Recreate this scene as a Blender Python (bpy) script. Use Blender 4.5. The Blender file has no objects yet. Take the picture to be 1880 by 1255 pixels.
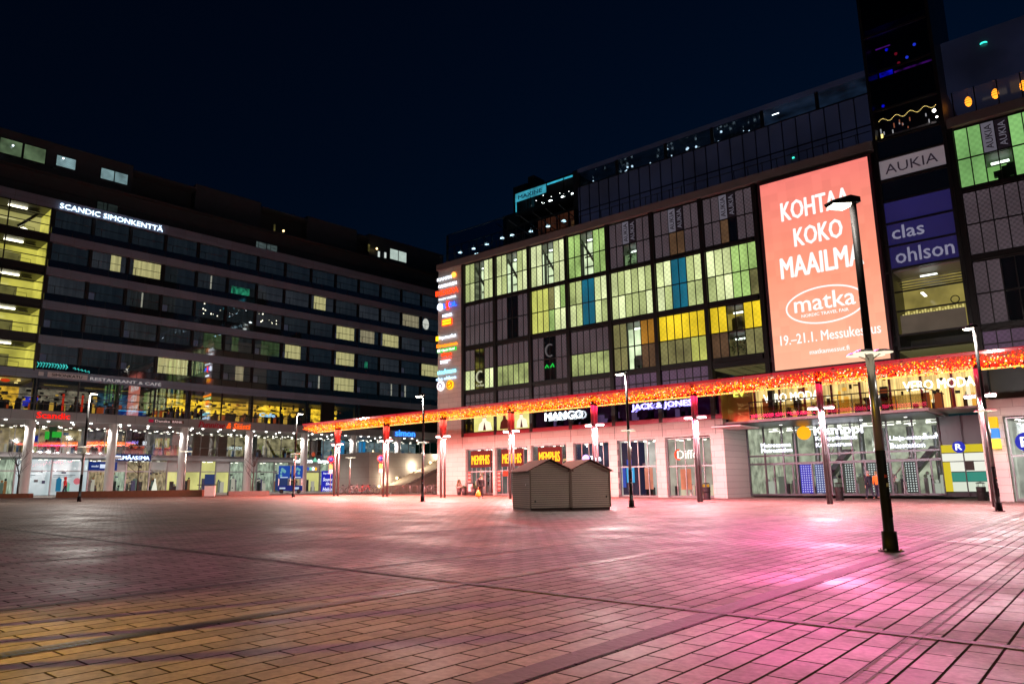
import bpy, bmesh, math, random
from mathutils import Vector, Matrix
random.seed(7)
S = bpy.context.scene
COL = S.collection
PI = math.pi

# ------------------------------------------------------------------ camera, sky, exposure
cd = bpy.data.cameras.new('camera'); cam = bpy.data.objects.new('camera', cd); COL.objects.link(cam)
cd.sensor_width = 36.0; cd.lens = 1332.3 / 1880 * 36; cd.clip_start = 0.05; cd.clip_end = 2000
PITCH, ROLL = math.radians(11.224), math.radians(-0.778)
_f = Vector((0, math.cos(PITCH), math.sin(PITCH))); _u = Vector((0, -math.sin(PITCH), math.cos(PITCH))); _r = Vector((1, 0, 0))
_r2 = _r * math.cos(ROLL) + _u * math.sin(ROLL); _u2 = -_r * math.sin(ROLL) + _u * math.cos(ROLL)
cam.matrix_world = Matrix(((_r2.x, _u2.x, -_f.x, 0), (_r2.y, _u2.y, -_f.y, 0), (_r2.z, _u2.z, -_f.z, 1.154), (0, 0, 0, 1)))
S.camera = cam

W = bpy.data.worlds.new('World'); S.world = W; W.use_nodes = True
nt = W.node_tree; bg = nt.nodes['Background']
sky = nt.nodes.new('ShaderNodeTexSky'); sky.sky_type = 'NISHITA'; sky.sun_disc = False
sky.sun_elevation = math.radians(-2.8); sky.sun_rotation = math.radians(50); sky.air_density = 1.0; sky.dust_density = 0.3; sky.ozone_density = 3.5
tint = nt.nodes.new('ShaderNodeVectorMath'); tint.operation = 'MULTIPLY'; tint.inputs[1].default_value = (0.13, 0.95, 0.95)
nt.links.new(sky.outputs[0], tint.inputs[0]); nt.links.new(tint.outputs[0], bg.inputs[0]); bg.inputs[1].default_value = 0.1

S.view_settings.view_transform = 'Standard'; S.view_settings.look = 'None'
S.view_settings.exposure = 0.0; S.view_settings.gamma = 1.0
cy = S.cycles
cy.use_denoising = True; cy.max_bounces = 6; cy.diffuse_bounces = 3; cy.glossy_bounces = 3; cy.transmission_bounces = 4
cy.transparent_max_bounces = 8; cy.sample_clamp_indirect = 3.0; cy.sample_clamp_direct = 0.0
cy.caustics_reflective = False; cy.caustics_refractive = False

def add_light(kind, name, loc, power, color, target=None, size=0.1, spot=120, blend=0.6, sizey=None, spread=None, parent=None):
    l = bpy.data.lights.new(name, kind); l.energy = power; l.color = color
    if kind == 'SPOT': l.spot_size = math.radians(spot); l.spot_blend = blend; l.shadow_soft_size = size
    elif kind == 'AREA':
        l.shape = 'RECTANGLE'; l.size = size; l.size_y = sizey or size
        if spread: l.spread = math.radians(spread)
    else: l.shadow_soft_size = size
    o = bpy.data.objects.new(name, l); COL.objects.link(o); o.location = loc
    if target is not None:
        o.rotation_euler = (Vector(target) - Vector(loc)).to_track_quat('-Z', 'Y').to_euler()
    return o

# ------------------------------------------------------------------ frames: mall facade and hotel facade
class Frame:
    def __init__(s, x, y, deg): s.o = Vector((x, y, 0)); s.a = math.radians(deg); s.c, s.s = math.cos(s.a), math.sin(s.a)
    def p(s, u, y, z): return Vector((s.o.x + u * s.c - y * s.s, s.o.y + u * s.s + y * s.c, z))
    def g(s, u, y): q = s.p(u, y, 0); return gz(q.x, q.y)
def gz(X, Y): return -0.0103 * X + 0.0062 * Y
FM = Frame(-4.6, 66.0, -39.72)     # x along the mall to the right, y into the building
FH = Frame(-43.0, 65.0, 46.71)     # x along the hotel to the right, y into the building
FW = Frame(0, 0, 0)

# ------------------------------------------------------------------ materials
def lin(c): return tuple(((v / 255.0) / 12.92 if v / 255.0 <= 0.04045 else ((v / 255.0 + 0.055) / 1.055) ** 2.4) for v in c)
def newmat(name):
    m = bpy.data.materials.new(name); m.use_nodes = True; n = m.node_tree.nodes; l = m.node_tree.links
    return m, n, l, n['Principled BSDF']
_pm = {}
def P(name, col, rough=0.6, metal=0.0, var=0.15, scale=4.0, bump=0.0, spec=0.5, emit=None, es=0.0):
    if name in _pm: return _pm[name]
    m, n, l, b = newmat(name)
    b.inputs['Roughness'].default_value = rough; b.inputs['Metallic'].default_value = metal; b.inputs['Specular IOR Level'].default_value = spec
    if var > 0:
        tc = n.new('ShaderNodeTexCoord'); no = n.new('ShaderNodeTexNoise'); no.inputs['Scale'].default_value = scale; no.inputs['Detail'].default_value = 5
        l.new(tc.outputs['Object'], no.inputs['Vector'])
        mr = n.new('ShaderNodeMapRange'); mr.inputs['To Min'].default_value = 1 - var; mr.inputs['To Max'].default_value = 1 + var
        l.new(no.outputs['Fac'], mr.inputs['Value'])
        mx = n.new('ShaderNodeVectorMath'); mx.operation = 'SCALE'; mx.inputs[0].default_value = col
        l.new(mr.outputs[0], mx.inputs['Scale']); l.new(mx.outputs[0], b.inputs['Base Color'])
        if bump > 0:
            bp = n.new('ShaderNodeBump'); bp.inputs['Strength'].default_value = bump; bp.inputs['Distance'].default_value = 0.02
            l.new(no.outputs['Fac'], bp.inputs['Height']); l.new(bp.outputs[0], b.inputs['Normal'])
    else: b.inputs['Base Color'].default_value = (*col, 1)
    if emit: b.inputs['Emission Color'].default_value = (*emit, 1); b.inputs['Emission Strength'].default_value = es
    _pm[name] = m; return m
_em = {}
def EM(c, s=1.0, sample=True):
    """light-giving surface; c is 0..255"""
    k = (c, s, sample)
    if k in _em: return _em[k]
    m, n, l, b = newmat('light_%d_%d_%d' % c)
    b.inputs['Base Color'].default_value = (0.02, 0.02, 0.02, 1); b.inputs['Roughness'].default_value = 0.5; b.inputs['Specular IOR Level'].default_value = 0.0
    b.inputs['Emission Color'].default_value = (*lin(c), 1); b.inputs['Emission Strength'].default_value = s
    if not sample: m.cycles.emission_sampling = 'NONE'
    _em[k] = m; return m
def EMN(c, s=1.0, lo=0.55, hi=1.15, sx=0.5, sz=0.8, dots=0.0, dot=16.0, stripes=0.0, gloss=0.15, base=0.03, seed=0.0, det=3):
    """lit pane or room wall, or an unlit surface given glow: emission with uneven brightness, optional printed dots or curtain folds"""
    k = ('n', c, s, lo, hi, sx, sz, dots, stripes, seed)
    if k in _em: return _em[k]
    m, n, l, b = newmat('lit_%d_%d_%d' % c)
    b.inputs['Base Color'].default_value = (base, base, base, 1); b.inputs['Roughness'].default_value = gloss
    tc = n.new('ShaderNodeTexCoord'); mp = n.new('ShaderNodeMapping'); l.new(tc.outputs['Object'], mp.inputs['Vector'])
    mp.inputs['Scale'].default_value = (sx, sx, sz); mp.inputs['Location'].default_value = (seed, seed * 2, seed * 3)
    no = n.new('ShaderNodeTexNoise'); no.inputs['Scale'].default_value = 1.0; no.inputs['Detail'].default_value = det
    l.new(mp.outputs[0], no.inputs['Vector'])
    mr = n.new('ShaderNodeMapRange'); mr.inputs['From Min'].default_value = 0.3; mr.inputs['From Max'].default_value = 0.7
    mr.inputs['To Min'].default_value = lo * s; mr.inputs['To Max'].default_value = hi * s
    l.new(no.outputs['Fac'], mr.inputs['Value']); out = mr.outputs[0]
    sp = n.new('ShaderNodeSeparateXYZ'); l.new(tc.outputs['Object'], sp.inputs[0])
    def sine(sock, f):
        a = n.new('ShaderNodeMath'); a.operation = 'MULTIPLY'; a.inputs[1].default_value = f; l.new(sock, a.inputs[0])
        q = n.new('ShaderNodeMath'); q.operation = 'SINE'; l.new(a.outputs[0], q.inputs[0]); return q.outputs[0]
    if dots:
        mu = n.new('ShaderNodeMath'); mu.operation = 'MULTIPLY'; l.new(sine(sp.outputs[0], dot), mu.inputs[0]); l.new(sine(sp.outputs[2], dot), mu.inputs[1])
        r2 = n.new('ShaderNodeMapRange'); r2.inputs['From Min'].default_value = -0.4; r2.inputs['From Max'].default_value = 0.4
        r2.inputs['To Min'].default_value = 1 - dots; r2.inputs['To Max'].default_value = 1.0; l.new(mu.outputs[0], r2.inputs['Value'])
        m2 = n.new('ShaderNodeMath'); m2.operation = 'MULTIPLY'; l.new(out, m2.inputs[0]); l.new(r2.outputs[0], m2.inputs[1]); out = m2.outputs[0]
    if stripes:
        w = n.new('ShaderNodeTexNoise'); w.inputs['Scale'].default_value = 1.0; w.inputs['Detail'].default_value = 2
        mp2 = n.new('ShaderNodeMapping'); mp2.inputs['Scale'].default_value = (9, 9, 0.15); l.new(tc.outputs['Object'], mp2.inputs['Vector']); l.new(mp2.outputs[0], w.inputs['Vector'])
        r3 = n.new('ShaderNodeMapRange'); r3.inputs['From Min'].default_value = 0.3; r3.inputs['From Max'].default_value = 0.7
        r3.inputs['To Min'].default_value = 1 - stripes; r3.inputs['To Max'].default_value = 1 + stripes * 0.5; l.new(w.outputs['Fac'], r3.inputs['Value'])
        m3 = n.new('ShaderNodeMath'); m3.operation = 'MULTIPLY'; l.new(out, m3.inputs[0]); l.new(r3.outputs[0], m3.inputs[1]); out = m3.outputs[0]
    b.inputs['Emission Color'].default_value = (*lin(c), 1); l.new(out, b.inputs['Emission Strength'])
    m.cycles.emission_sampling = 'NONE' if s < 0.2 else 'AUTO'
    _em[k] = m; return m
def glass_mat(name, tint=(0.92, 0.95, 0.95), ior=1.5, rough=0.02, extra=0.0):
    m, n, l, b = newmat(name); n.remove(b); out = n['Material Output']
    tr = n.new('ShaderNodeBsdfTransparent'); tr.inputs[0].default_value = (*tint, 1)
    gl = n.new('ShaderNodeBsdfGlossy'); gl.inputs['Roughness'].default_value = rough; gl.inputs[0].default_value = (0.9, 0.9, 0.9, 1)
    fr = n.new('ShaderNodeFresnel'); fr.inputs[0].default_value = ior
    mx = n.new('ShaderNodeMixShader'); ge = n.new('ShaderNodeNewGeometry'); ml = n.new('ShaderNodeMath'); ml.operation = 'MULTIPLY_ADD'
    ml.inputs[1].default_value = -1.0; ml.inputs[2].default_value = 1.0; l.new(ge.outputs['Backfacing'], ml.inputs[0])
    m2 = n.new('ShaderNodeMath'); m2.operation = 'MULTIPLY'; fa = n.new('ShaderNodeMath'); fa.operation = 'ADD'; fa.inputs[1].default_value = extra; l.new(fr.outputs[0], fa.inputs[0]); l.new(fa.outputs[0], m2.inputs[0]); l.new(ml.outputs[0], m2.inputs[1]); l.new(m2.outputs[0], mx.inputs[0]); l.new(tr.outputs[0], mx.inputs[1]); l.new(gl.outputs[0], mx.inputs[2])
    l.new(mx.outputs[0], out.inputs['Surface']); return m
def brick_mat(name, c1, c2, mortar, bw, rh, ms, axes, rough=0.5, rvar=0.12, bump=0.4, spec=0.5, off=0.5, stain=0.3, gum=False):
    m, n, l, b = newmat(name)
    tc = n.new('ShaderNodeTexCoord'); sp = n.new('ShaderNodeSeparateXYZ'); cb = n.new('ShaderNodeCombineXYZ')
    l.new(tc.outputs['Object'], sp.inputs[0]); l.new(sp.outputs[axes[0]], cb.inputs[0]); l.new(sp.outputs[axes[1]], cb.inputs[1])
    br = n.new('ShaderNodeTexBrick'); br.offset = off; br.inputs['Scale'].default_value = 1.0
    br.inputs['Color1'].default_value = (*c1, 1); br.inputs['Color2'].default_value = (*c2, 1); br.inputs['Mortar'].default_value = (*mortar, 1)
    br.inputs['Mortar Size'].default_value = ms; br.inputs['Mortar Smooth'].default_value = 0.3; br.inputs['Bias'].default_value = 0.0
    br.inputs['Brick Width'].default_value = bw; br.inputs['Row Height'].default_value = rh
    l.new(cb.outputs[0], br.inputs['Vector'])
    no = n.new('ShaderNodeTexNoise'); no.inputs['Scale'].default_value = 0.55; no.inputs['Detail'].default_value = 7; no.inputs['Roughness'].default_value = 0.65
    l.new(tc.outputs['Object'], no.inputs['Vector'])
    n2 = n.new('ShaderNodeTexNoise'); n2.inputs['Scale'].default_value = 22; n2.inputs['Detail'].default_value = 4; l.new(tc.outputs['Object'], n2.inputs['Vector'])
    ad = n.new('ShaderNodeMath'); ad.operation = 'ADD'; l.new(no.outputs['Fac'], ad.inputs[0]); l.new(n2.outputs['Fac'], ad.inputs[1])
    mr = n.new('ShaderNodeMapRange'); mr.inputs['From Min'].default_value = 0.6; mr.inputs['From Max'].default_value = 1.4
    mr.inputs['To Min'].default_value = 1 - stain; mr.inputs['To Max'].default_value = 1 + stain; l.new(ad.outputs[0], mr.inputs['Value'])
    sc = n.new('ShaderNodeVectorMath'); sc.operation = 'SCALE'; l.new(br.outputs['Color'], sc.inputs[0]); l.new(mr.outputs[0], sc.inputs['Scale'])
    colo = sc.outputs[0]
    if gum:      # trodden gum spots and broad damp stains
        for scl, thr, mul in ((2.3, .035, .45), (1.1, .03, 1.9)):
            vo = n.new('ShaderNodeTexVoronoi'); vo.inputs['Scale'].default_value = scl; l.new(tc.outputs['Object'], vo.inputs['Vector'])
            lt = n.new('ShaderNodeMapRange'); lt.inputs['From Min'].default_value = thr; lt.inputs['From Max'].default_value = thr * 1.3; lt.inputs['To Min'].default_value = mul; lt.inputs['To Max'].default_value = 1; l.new(vo.outputs['Distance'], lt.inputs['Value'])
            s2 = n.new('ShaderNodeVectorMath'); s2.operation = 'SCALE'; l.new(colo, s2.inputs[0]); l.new(lt.outputs[0], s2.inputs['Scale']); colo = s2.outputs[0]
        n3 = n.new('ShaderNodeTexNoise'); n3.inputs['Scale'].default_value = 1.7; n3.inputs['Detail'].default_value = 9; n3.inputs['Roughness'].default_value = .75; l.new(tc.outputs['Object'], n3.inputs['Vector'])
        l3 = n.new('ShaderNodeMapRange'); l3.inputs['From Min'].default_value = .46; l3.inputs['From Max'].default_value = .62; l3.inputs['To Min'].default_value = 1.0; l3.inputs['To Max'].default_value = .62; l.new(n3.outputs['Fac'], l3.inputs['Value'])
        s3 = n.new('ShaderNodeVectorMath'); s3.operation = 'SCALE'; l.new(colo, s3.inputs[0]); l.new(l3.outputs[0], s3.inputs['Scale']); colo = s3.outputs[0]
    l.new(colo, b.inputs['Base Color'])
    r2 = n.new('ShaderNodeMapRange'); r2.inputs['From Min'].default_value = 0.3; r2.inputs['From Max'].default_value = 0.7
    r2.inputs['To Min'].default_value = rough - rvar; r2.inputs['To Max'].default_value = rough + rvar; l.new(no.outputs['Fac'], r2.inputs['Value'])
    l.new(r2.outputs[0], b.inputs['Roughness'])
    sj = n.new('ShaderNodeMapRange'); sj.inputs['To Min'].default_value = spec; sj.inputs['To Max'].default_value = 0.0; l.new(br.outputs['Fac'], sj.inputs['Value']); l.new(sj.outputs[0], b.inputs['Specular IOR Level'])
    bp = n.new('ShaderNodeBump'); bp.invert = True; bp.inputs['Strength'].default_value = bump; bp.inputs['Distance'].default_value = 0.008
    l.new(br.outputs['Fac'], bp.inputs['Height'])
    bp2 = n.new('ShaderNodeBump'); bp2.inputs['Strength'].default_value = 0.15; bp2.inputs['Distance'].default_value = 0.004
    l.new(n2.outputs['Fac'], bp2.inputs['Height']); l.new(bp.outputs[0], bp2.inputs['Normal']); l.new(bp2.outputs[0], b.inputs['Normal'])
    return m

paving = brick_mat('concrete_paving', (0.145, 0.122, 0.105), (0.25, 0.213, 0.185), (0.045, 0.038, 0.033), 0.50, 0.205, 0.011, (1, 0), rough=0.60, rvar=0.16, bump=0.9, stain=0.42, spec=0.36, gum=True)
stone = brick_mat('pale_stone_cladding', (0.42, 0.40, 0.38), (0.48, 0.46, 0.43), (0.25, 0.24, 0.23), 1.2, 0.42, 0.012, (0, 2), rough=0.6, bump=0.3, stain=0.12)
granite = brick_mat('grey_granite_band', (0.12, 0.14, 0.20), (0.15, 0.17, 0.235), (0.12, 0.12, 0.12), 1.72, 0.9, 0.012, (0, 2), rough=0.38, rvar=0.08, bump=0.1, off=0.0, stain=0.15)
fascia_m = brick_mat('polished_granite_fascia', (0.20, 0.19, 0.20), (0.24, 0.225, 0.235), (0.05, 0.05, 0.05), 1.72, 1.2, 0.012, (0, 2), rough=0.18, rvar=0.05, bump=0.1, off=0.0, stain=0.15)
concrete = brick_mat('cast_concrete', (0.30, 0.27, 0.25), (0.33, 0.30, 0.27), (0.18, 0.16, 0.15), 2.4, 1.2, 0.01, (0, 2), rough=0.75, bump=0.2, off=0.0, stain=0.2)
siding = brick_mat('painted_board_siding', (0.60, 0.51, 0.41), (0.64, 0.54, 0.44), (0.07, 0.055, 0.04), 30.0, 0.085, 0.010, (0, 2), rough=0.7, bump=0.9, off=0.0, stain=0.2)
siding_s = brick_mat('painted_board_siding_shaded', (0.30, 0.25, 0.20), (0.33, 0.27, 0.215), (0.07, 0.055, 0.04), 30.0, 0.085, 0.010, (1, 2), rough=0.7, bump=0.9, off=0.0, stain=0.2)  # same boards darkened: the side wall's shade is put into the colour
corten = P('rusty_steel', (0.14, 0.05, 0.022), 0.75, 0.1, 0.35, 3.0, 0.2)
black = P('black_paint', (0.012, 0.012, 0.013), 0.45, 0.0, 0.2, 6)
dark = P('dark_metal', (0.03, 0.03, 0.033), 0.4, 0.6, 0.2, 6)
darker = P('dark_cladding', (0.018, 0.018, 0.022), 0.35, 0.3, 0.25, 2)
frame_m = P('window_frame_metal', (0.022, 0.02, 0.022), 0.4, 0.5, 0.15, 6)
grey = P('grey_metal', (0.22, 0.22, 0.23), 0.4, 0.6, 0.12, 5)
steel = P('galvanised_steel', (0.42, 0.42, 0.42), 0.35, 0.8, 0.1, 5)
white = P('white_paint', (0.72, 0.72, 0.70), 0.5, 0, 0.06, 5)
midgrey = P('mid_grey_panel', (0.20, 0.20, 0.21), 0.5, 0, 0.12, 5)
red_m = P('red_tinted_steel', (0.035, 0.004, 0.006), 0.4, 0.2, 0.12, 5)  # red canopy light on the posts put into the colour; also shop goods
gold = P('brass_panel', (0.45, 0.33, 0.12), 0.28, 0.9, 0.15, 1.5)
blackglass = P('black_glass', (0.012, 0.013, 0.016), 0.05, 0.0, 0.3, 0.5, spec=1.0)
blackglass.node_tree.nodes['Principled BSDF'].inputs['IOR'].default_value = 2.2
glass = glass_mat('clear_glass', ior=1.22); glass_r = glass_mat('reflective_glass', (0.88, 0.9, 0.9), 1.5, .015, .36)
dglass = glass_mat('dark_glass', (0.45, 0.5, 0.52), 1.6)

# ------------------------------------------------------------------ mesh builder
class MB:
    def __init__(s): s.v = []; s.f = []; s.m = []; s.sm = []
    def face(s, pts, m=0, sm=False):
        i = len(s.v); s.v += [tuple(p) for p in pts]; s.f.append(tuple(range(i, i + len(pts)))); s.m.append(m); s.sm.append(sm)
    def box(s, x0, x1, y0, y1, z0, z1, m=0):
        if x0 > x1: x0, x1 = x1, x0
        if y0 > y1: y0, y1 = y1, y0
        if z0 > z1: z0, z1 = z1, z0
        i = len(s.v); s.v += [(x0, y0, z0), (x1, y0, z0), (x1, y1, z0), (x0, y1, z0), (x0, y0, z1), (x1, y0, z1), (x1, y1, z1), (x0, y1, z1)]
        for q in ((0, 3, 2, 1), (4, 5, 6, 7), (0, 1, 5, 4), (1, 2, 6, 5), (2, 3, 7, 6), (3, 0, 4, 7)):
            s.f.append(tuple(i + k for k in q)); s.m.append(m); s.sm.append(False)
        return s
    def tube(s, pts, rad, n=8, m=0, cap=True, closed=False):
        pts = [Vector(p) for p in pts]
        if not isinstance(rad, (list, tuple)): rad = [rad] * len(pts)
        N = len(pts); base = len(s.v); px = None
        for k, p in enumerate(pts):
            if closed: d = pts[(k + 1) % N] - pts[k - 1]
            else: d = pts[min(k + 1, N - 1)] - pts[max(k - 1, 0)]
            d.normalize()
            if px is None: px = d.orthogonal().normalized()
            px = (px - d * px.dot(d));
            px = px.normalized() if px.length > 1e-6 else d.orthogonal().normalized()
            py = d.cross(px)
            for j in range(n):
                a = 2 * PI * j / n; s.v.append(tuple(p + (px * math.cos(a) + py * math.sin(a)) * rad[k]))
        for k in range(N if closed else N - 1):
            for j in range(n):
                a = base + k * n + j; b = base + k * n + (j + 1) % n; k2 = (k + 1) % N
                s.f.append((a, b, base + k2 * n + (j + 1) % n, base + k2 * n + j)); s.m.append(m); s.sm.append(True)
        if cap and not closed:
            s.f.append(tuple(base + j for j in reversed(range(n)))); s.m.append(m); s.sm.append(False)
            s.f.append(tuple(base + (N - 1) * n + j for j in range(n))); s.m.append(m); s.sm.append(False)
        return s
    def lathe(s, prof, c=(0, 0, 0), n=16, m=0, axis='z'):
        base = len(s.v)
        for r, h in prof:
            for j in range(n):
                a = 2 * PI * j / n; q = (r * math.cos(a), r * math.sin(a), h)
                if axis == 'y': q = (q[0], q[2], q[1])
                s.v.append((c[0] + q[0], c[1] + q[1], c[2] + q[2]))
        for k in range(len(prof) - 1):
            for j in range(n):
                s.f.append((base + k * n + j, base + k * n + (j + 1) % n, base + (k + 1) * n + (j + 1) % n, base + (k + 1) * n + j)); s.m.append(m); s.sm.append(True)
        return s
    def ball(s, c, r, m=0, n=8, k=5, sc=(1, 1, 1)):
        prof = [(max(1e-4, math.sin(PI * i / k)), -math.cos(PI * i / k)) for i in range(k + 1)]
        base = len(s.v)
        for q, h in prof:
            for j in range(n):
                a = 2 * PI * j / n; s.v.append((c[0] + r * sc[0] * q * math.cos(a), c[1] + r * sc[1] * q * math.sin(a), c[2] + r * sc[2] * h))
        for i in range(k):
            for j in range(n):
                s.f.append((base + i * n + j, base + i * n + (j + 1) % n, base + (i + 1) * n + (j + 1) % n, base + (i + 1) * n + j)); s.m.append(m); s.sm.append(True)
        return s
    def prism(s, poly, y0, y1, m=0):
        """polygon in x,z pushed through y0..y1"""
        n = len(poly); i = len(s.v)
        s.v += [(x, y0, z) for x, z in poly] + [(x, y1, z) for x, z in poly]
        s.f.append(tuple(i + k for k in range(n))); s.m.append(m); s.sm.append(False)
        s.f.append(tuple(i + n + k for k in reversed(range(n)))); s.m.append(m); s.sm.append(False)
        for k in range(n):
            a, b = k, (k + 1) % n; s.f.append((i + b, i + a, i + n + a, i + n + b)); s.m.append(m); s.sm.append(False)
        return s
    def build(s, name, mats, parent=None, loc=None, rot=0.0):
        me = bpy.data.meshes.new(name); me.from_pydata(s.v, [], s.f)
        if not isinstance(mats, (list, tuple)): mats = [mats]
        for q in mats: me.materials.append(q)
        me.polygons.foreach_set('material_index', s.m); me.polygons.foreach_set('use_smooth', s.sm); me.update()
        o = bpy.data.objects.new(name, me); COL.objects.link(o)
        if parent is not None: o.parent = parent
        if loc is not None: o.location = loc; o.rotation_euler = (0, 0, rot)
        return o
def tag(o, label, cat, group=None, kind=None):
    if label: o['label'] = label
    if cat: o['category'] = cat
    if group: o['group'] = group
    if kind: o['kind'] = kind
    return o
def thing(name, label, cat, F, u, y, z, group=None, rot=0.0):
    o = bpy.data.objects.new(name, None); COL.objects.link(o); o.empty_display_size = 0.3
    o.location = F.p(u, y, z); o.rotation_euler = (0, 0, F.a + rot); return tag(o, label, cat, group)
def at(o, F, u, y, z, rot=0.0): o.location = F.p(u, y, z); o.rotation_euler = (0, 0, F.a + rot); return o
def copy_tree(o, parent=None):
    c = o.copy(); COL.objects.link(c)
    if parent is not None: c.parent = parent
    for ch in list(o.children): copy_tree(ch, c)
    return c

# text -> mesh lying in x,z with its front towards -y, fitted to w x h with its lower left corner at 0,0
def text_mb(txt, w, h, depth=0.05, bold=0.0, shear=0.0, m=0, space=1.0, align='LEFT'):
    cu = bpy.data.curves.new('lettering', 'FONT'); cu.body = txt; cu.size = 1.0; cu.extrude = 0.05; cu.offset = 0.0; cu.shear = shear
    cu.resolution_u = 2; cu.space_character = space; cu.align_x = align
    ob = bpy.data.objects.new('lettering', cu); COL.objects.link(ob)
    dg = bpy.context.evaluated_depsgraph_get(); me = bpy.data.meshes.new_from_object(ob.evaluated_get(dg))
    xs = [v.co.x for v in me.vertices]; ys = [v.co.y for v in me.vertices]
    x0, x1, y0, y1 = min(xs), max(xs), min(ys), max(ys)
    sy = h / (y1 - y0); sx = (w / (x1 - x0)) if w else sy
    b = MB()
    b.v = [((v.co.x - x0) * sx, -depth if v.co.z > 0 else 0.0, (v.co.y - y0) * sy) for v in me.vertices]
    b.f = [tuple(p.vertices) for p in me.polygons]; b.m = [m] * len(b.f); b.sm = [False] * len(b.f)
    if bold > .004:      # heavier strokes: the same letter shifted a little either way, each copy 2 mm behind the last
        base = (list(b.v), list(b.f)); t = bold * sx * .6
        for k, (dx, dz) in enumerate(((t, 0), (-t, 0), (0, t * .6), (0, -t * .6))):
            i = len(b.v); b.v += [(x + dx, y + .002 * (k + 1), z + dz) for x, y, z in base[0]]; b.f += [tuple(j + i for j in f) for f in base[1]]
        b.m = [m] * len(b.f); b.sm = [False] * len(b.f)
    COL.objects.unlink(ob); bpy.data.objects.remove(ob); bpy.data.curves.remove(cu); bpy.data.meshes.remove(me)
    return b
def merge(a, b, dx=0, dy=0, dz=0, dm=0):
    i = len(a.v); a.v += [(x + dx, y + dy, z + dz) for x, y, z in b.v]
    a.f += [tuple(k + i for k in f) for f in b.f]; a.m += [q + dm for q in b.m]; a.sm += b.sm; return a
def sign(label, F, u, y, z, w, h, txt, col, s=3.0, bold=0.02, depth=0.06, group=None, shear=0.0, mat=None, name='shop_sign', space=1.0):
    b = text_mb(txt, w, h, depth, bold, shear, space=space)
    o = b.build(name, mat or EM(col, s)); at(o, F, u, y, z); return tag(o, label, 'sign', group)

WHITE = (255, 255, 255)
# light powers
FLOOD, GLOW, ARC, LAMP, SCR, WARM = 1150.0, 2500.0, 1300.0, 1700.0, 1350.0, 8000.0

# ================================================================== GROUND
g = MB(); g.face([(-90, -110, 0), (130, -110, 0), (130, 60, 0), (-90, 60, 0)])
def tilt(o):     # drop the vertices of a sheet that lies in the mall frame onto the sloping plaza
    for v in o.data.vertices:
        q = FM.p(v.co.x, v.co.y, 0); v.co.z += gz(q.x, q.y)
gnd = g.build('plaza_ground', paving, None, FM.p(0, 0, 0), FM.a); tilt(gnd); gnd['kind'] = 'structure'
strip_m = P('dark_cobble_strip', (.045, .042, .04), .65, 0, .35, 16, .3)
joint_m = P('dark_joint_filler', (0.05, 0.045, 0.042), 0.7, 0, 0.3, 8)
pale_m = P('pale_granite_strip', (0.42, 0.40, 0.38), 0.5, 0, 0.25, 6)
def strip(x0, x1, y0, y1, m, h=0.004):
    b = MB(); b.face([(x0, y0, h), (x1, y0, h), (x1, y1, h), (x0, y1, h)])
    o = b.build('paving_strip', m, None, FM.p(0, 0, 0), FM.a); tilt(o); o['kind'] = 'structure'
for u, w in ((42.72, 0.20), (37.55, 0.13), (33.0, 0.12), (28.0, 0.14), (22.6, 0.14), (17, 0.14), (11, .14), (5, .14)): strip(u - w / 2, u + w / 2, -60, -3.0, strip_m)
for n_, w in ((41.45, 0.105), (38.1, 0.025), (36.8, 0.025), (33.0, 0.04), (29.9, 0.04), (26.5, 0.08), (22.5, 0.08), (18.0, 0.09), (13.5, 0.1)): strip(-30, 75, -n_ - w / 2, -n_ + w / 2, strip_m if w > 0.1 else joint_m, 0.008)
strip(44.285, 44.297, -60, -3, joint_m, 0.006); strip(44.375, 44.387, -60, -3, joint_m, 0.006)
b = MB()
for k in range(330): b.face([(44.297, -50 + k * .14, .006), (44.375, -50 + k * .14, .006), (44.375, -49.99 + k * .14, .006), (44.297, -49.99 + k * .14, .006)])
o = b.build('paving_strip', joint_m, None, FM.p(0, 0, 0), FM.a); tilt(o); o['kind'] = 'structure'
b = MB(); b.face([(41.5, -30.4, 0.012), (46.5, -34.4, 0.012), (46.5, -34.27, 0.012), (41.5, -30.3, 0.012)])
o = b.build('paving_strip', pale_m, None, FM.p(0, 0, 0), FM.a); tilt(o); o['kind'] = 'structure'
# slotted drain channel
b = MB()
for k in range(330): b.face([(39.60, -50 + k * 0.044, 0.008), (39.70, -50 + k * 0.044, 0.008), (39.70, -49.976 + k * 0.044, 0.008), (39.60, -49.976 + k * 0.044, 0.008)], 0)
b.face([(39.57, -50, 0.005), (39.74, -50, 0.005), (39.74, -35.5, 0.005), (39.57, -35.5, 0.005)], 1)
o = b.build('drain_channel', [P('worn_iron', (.09, .085, .08), .6, .5, .3, 9), black], None, FM.p(0, 0, 0), FM.a); tilt(o); o['kind'] = 'structure'

# ================================================================== SHOPPING CENTRE
mall = thing('shopping_centre', 'large stone and glass shopping building with lit green window bays', 'building', FM, 0, 0, 0)
CY = (196, 226, 132)
LG = EMN((222, 234, 166), 1.0, .6, 1.25, .4, .35, .2, det=1); LGb = EMN((226, 236, 178), 1.2, .6, 1.25, .4, .35, .2, det=1, seed=2); LGd = EMN((206, 220, 146), .85, .6, 1.25, .4, .35, .2, det=1, seed=4)           # lit green-white bay
LG2 = EMN((172, 208, 120), 0.85, .45, 1.4, .7, .45, .2, seed=3)     # greener
LY = EMN((214, 218, 110), 0.95, .6, 1.2, .5, .4, .14, seed=5)
YE = EMN((250, 214, 40), 1.0, .6, 1.2, .4, .4, .12, seed=7)
AM = EMN((190, 130, 40), 0.8, .6, 1.2, .5, .5, .14, seed=9)
OL = EMN((150, 146, 92), 0.7, .5, 1.2, .5, .5, .22, seed=11)
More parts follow.
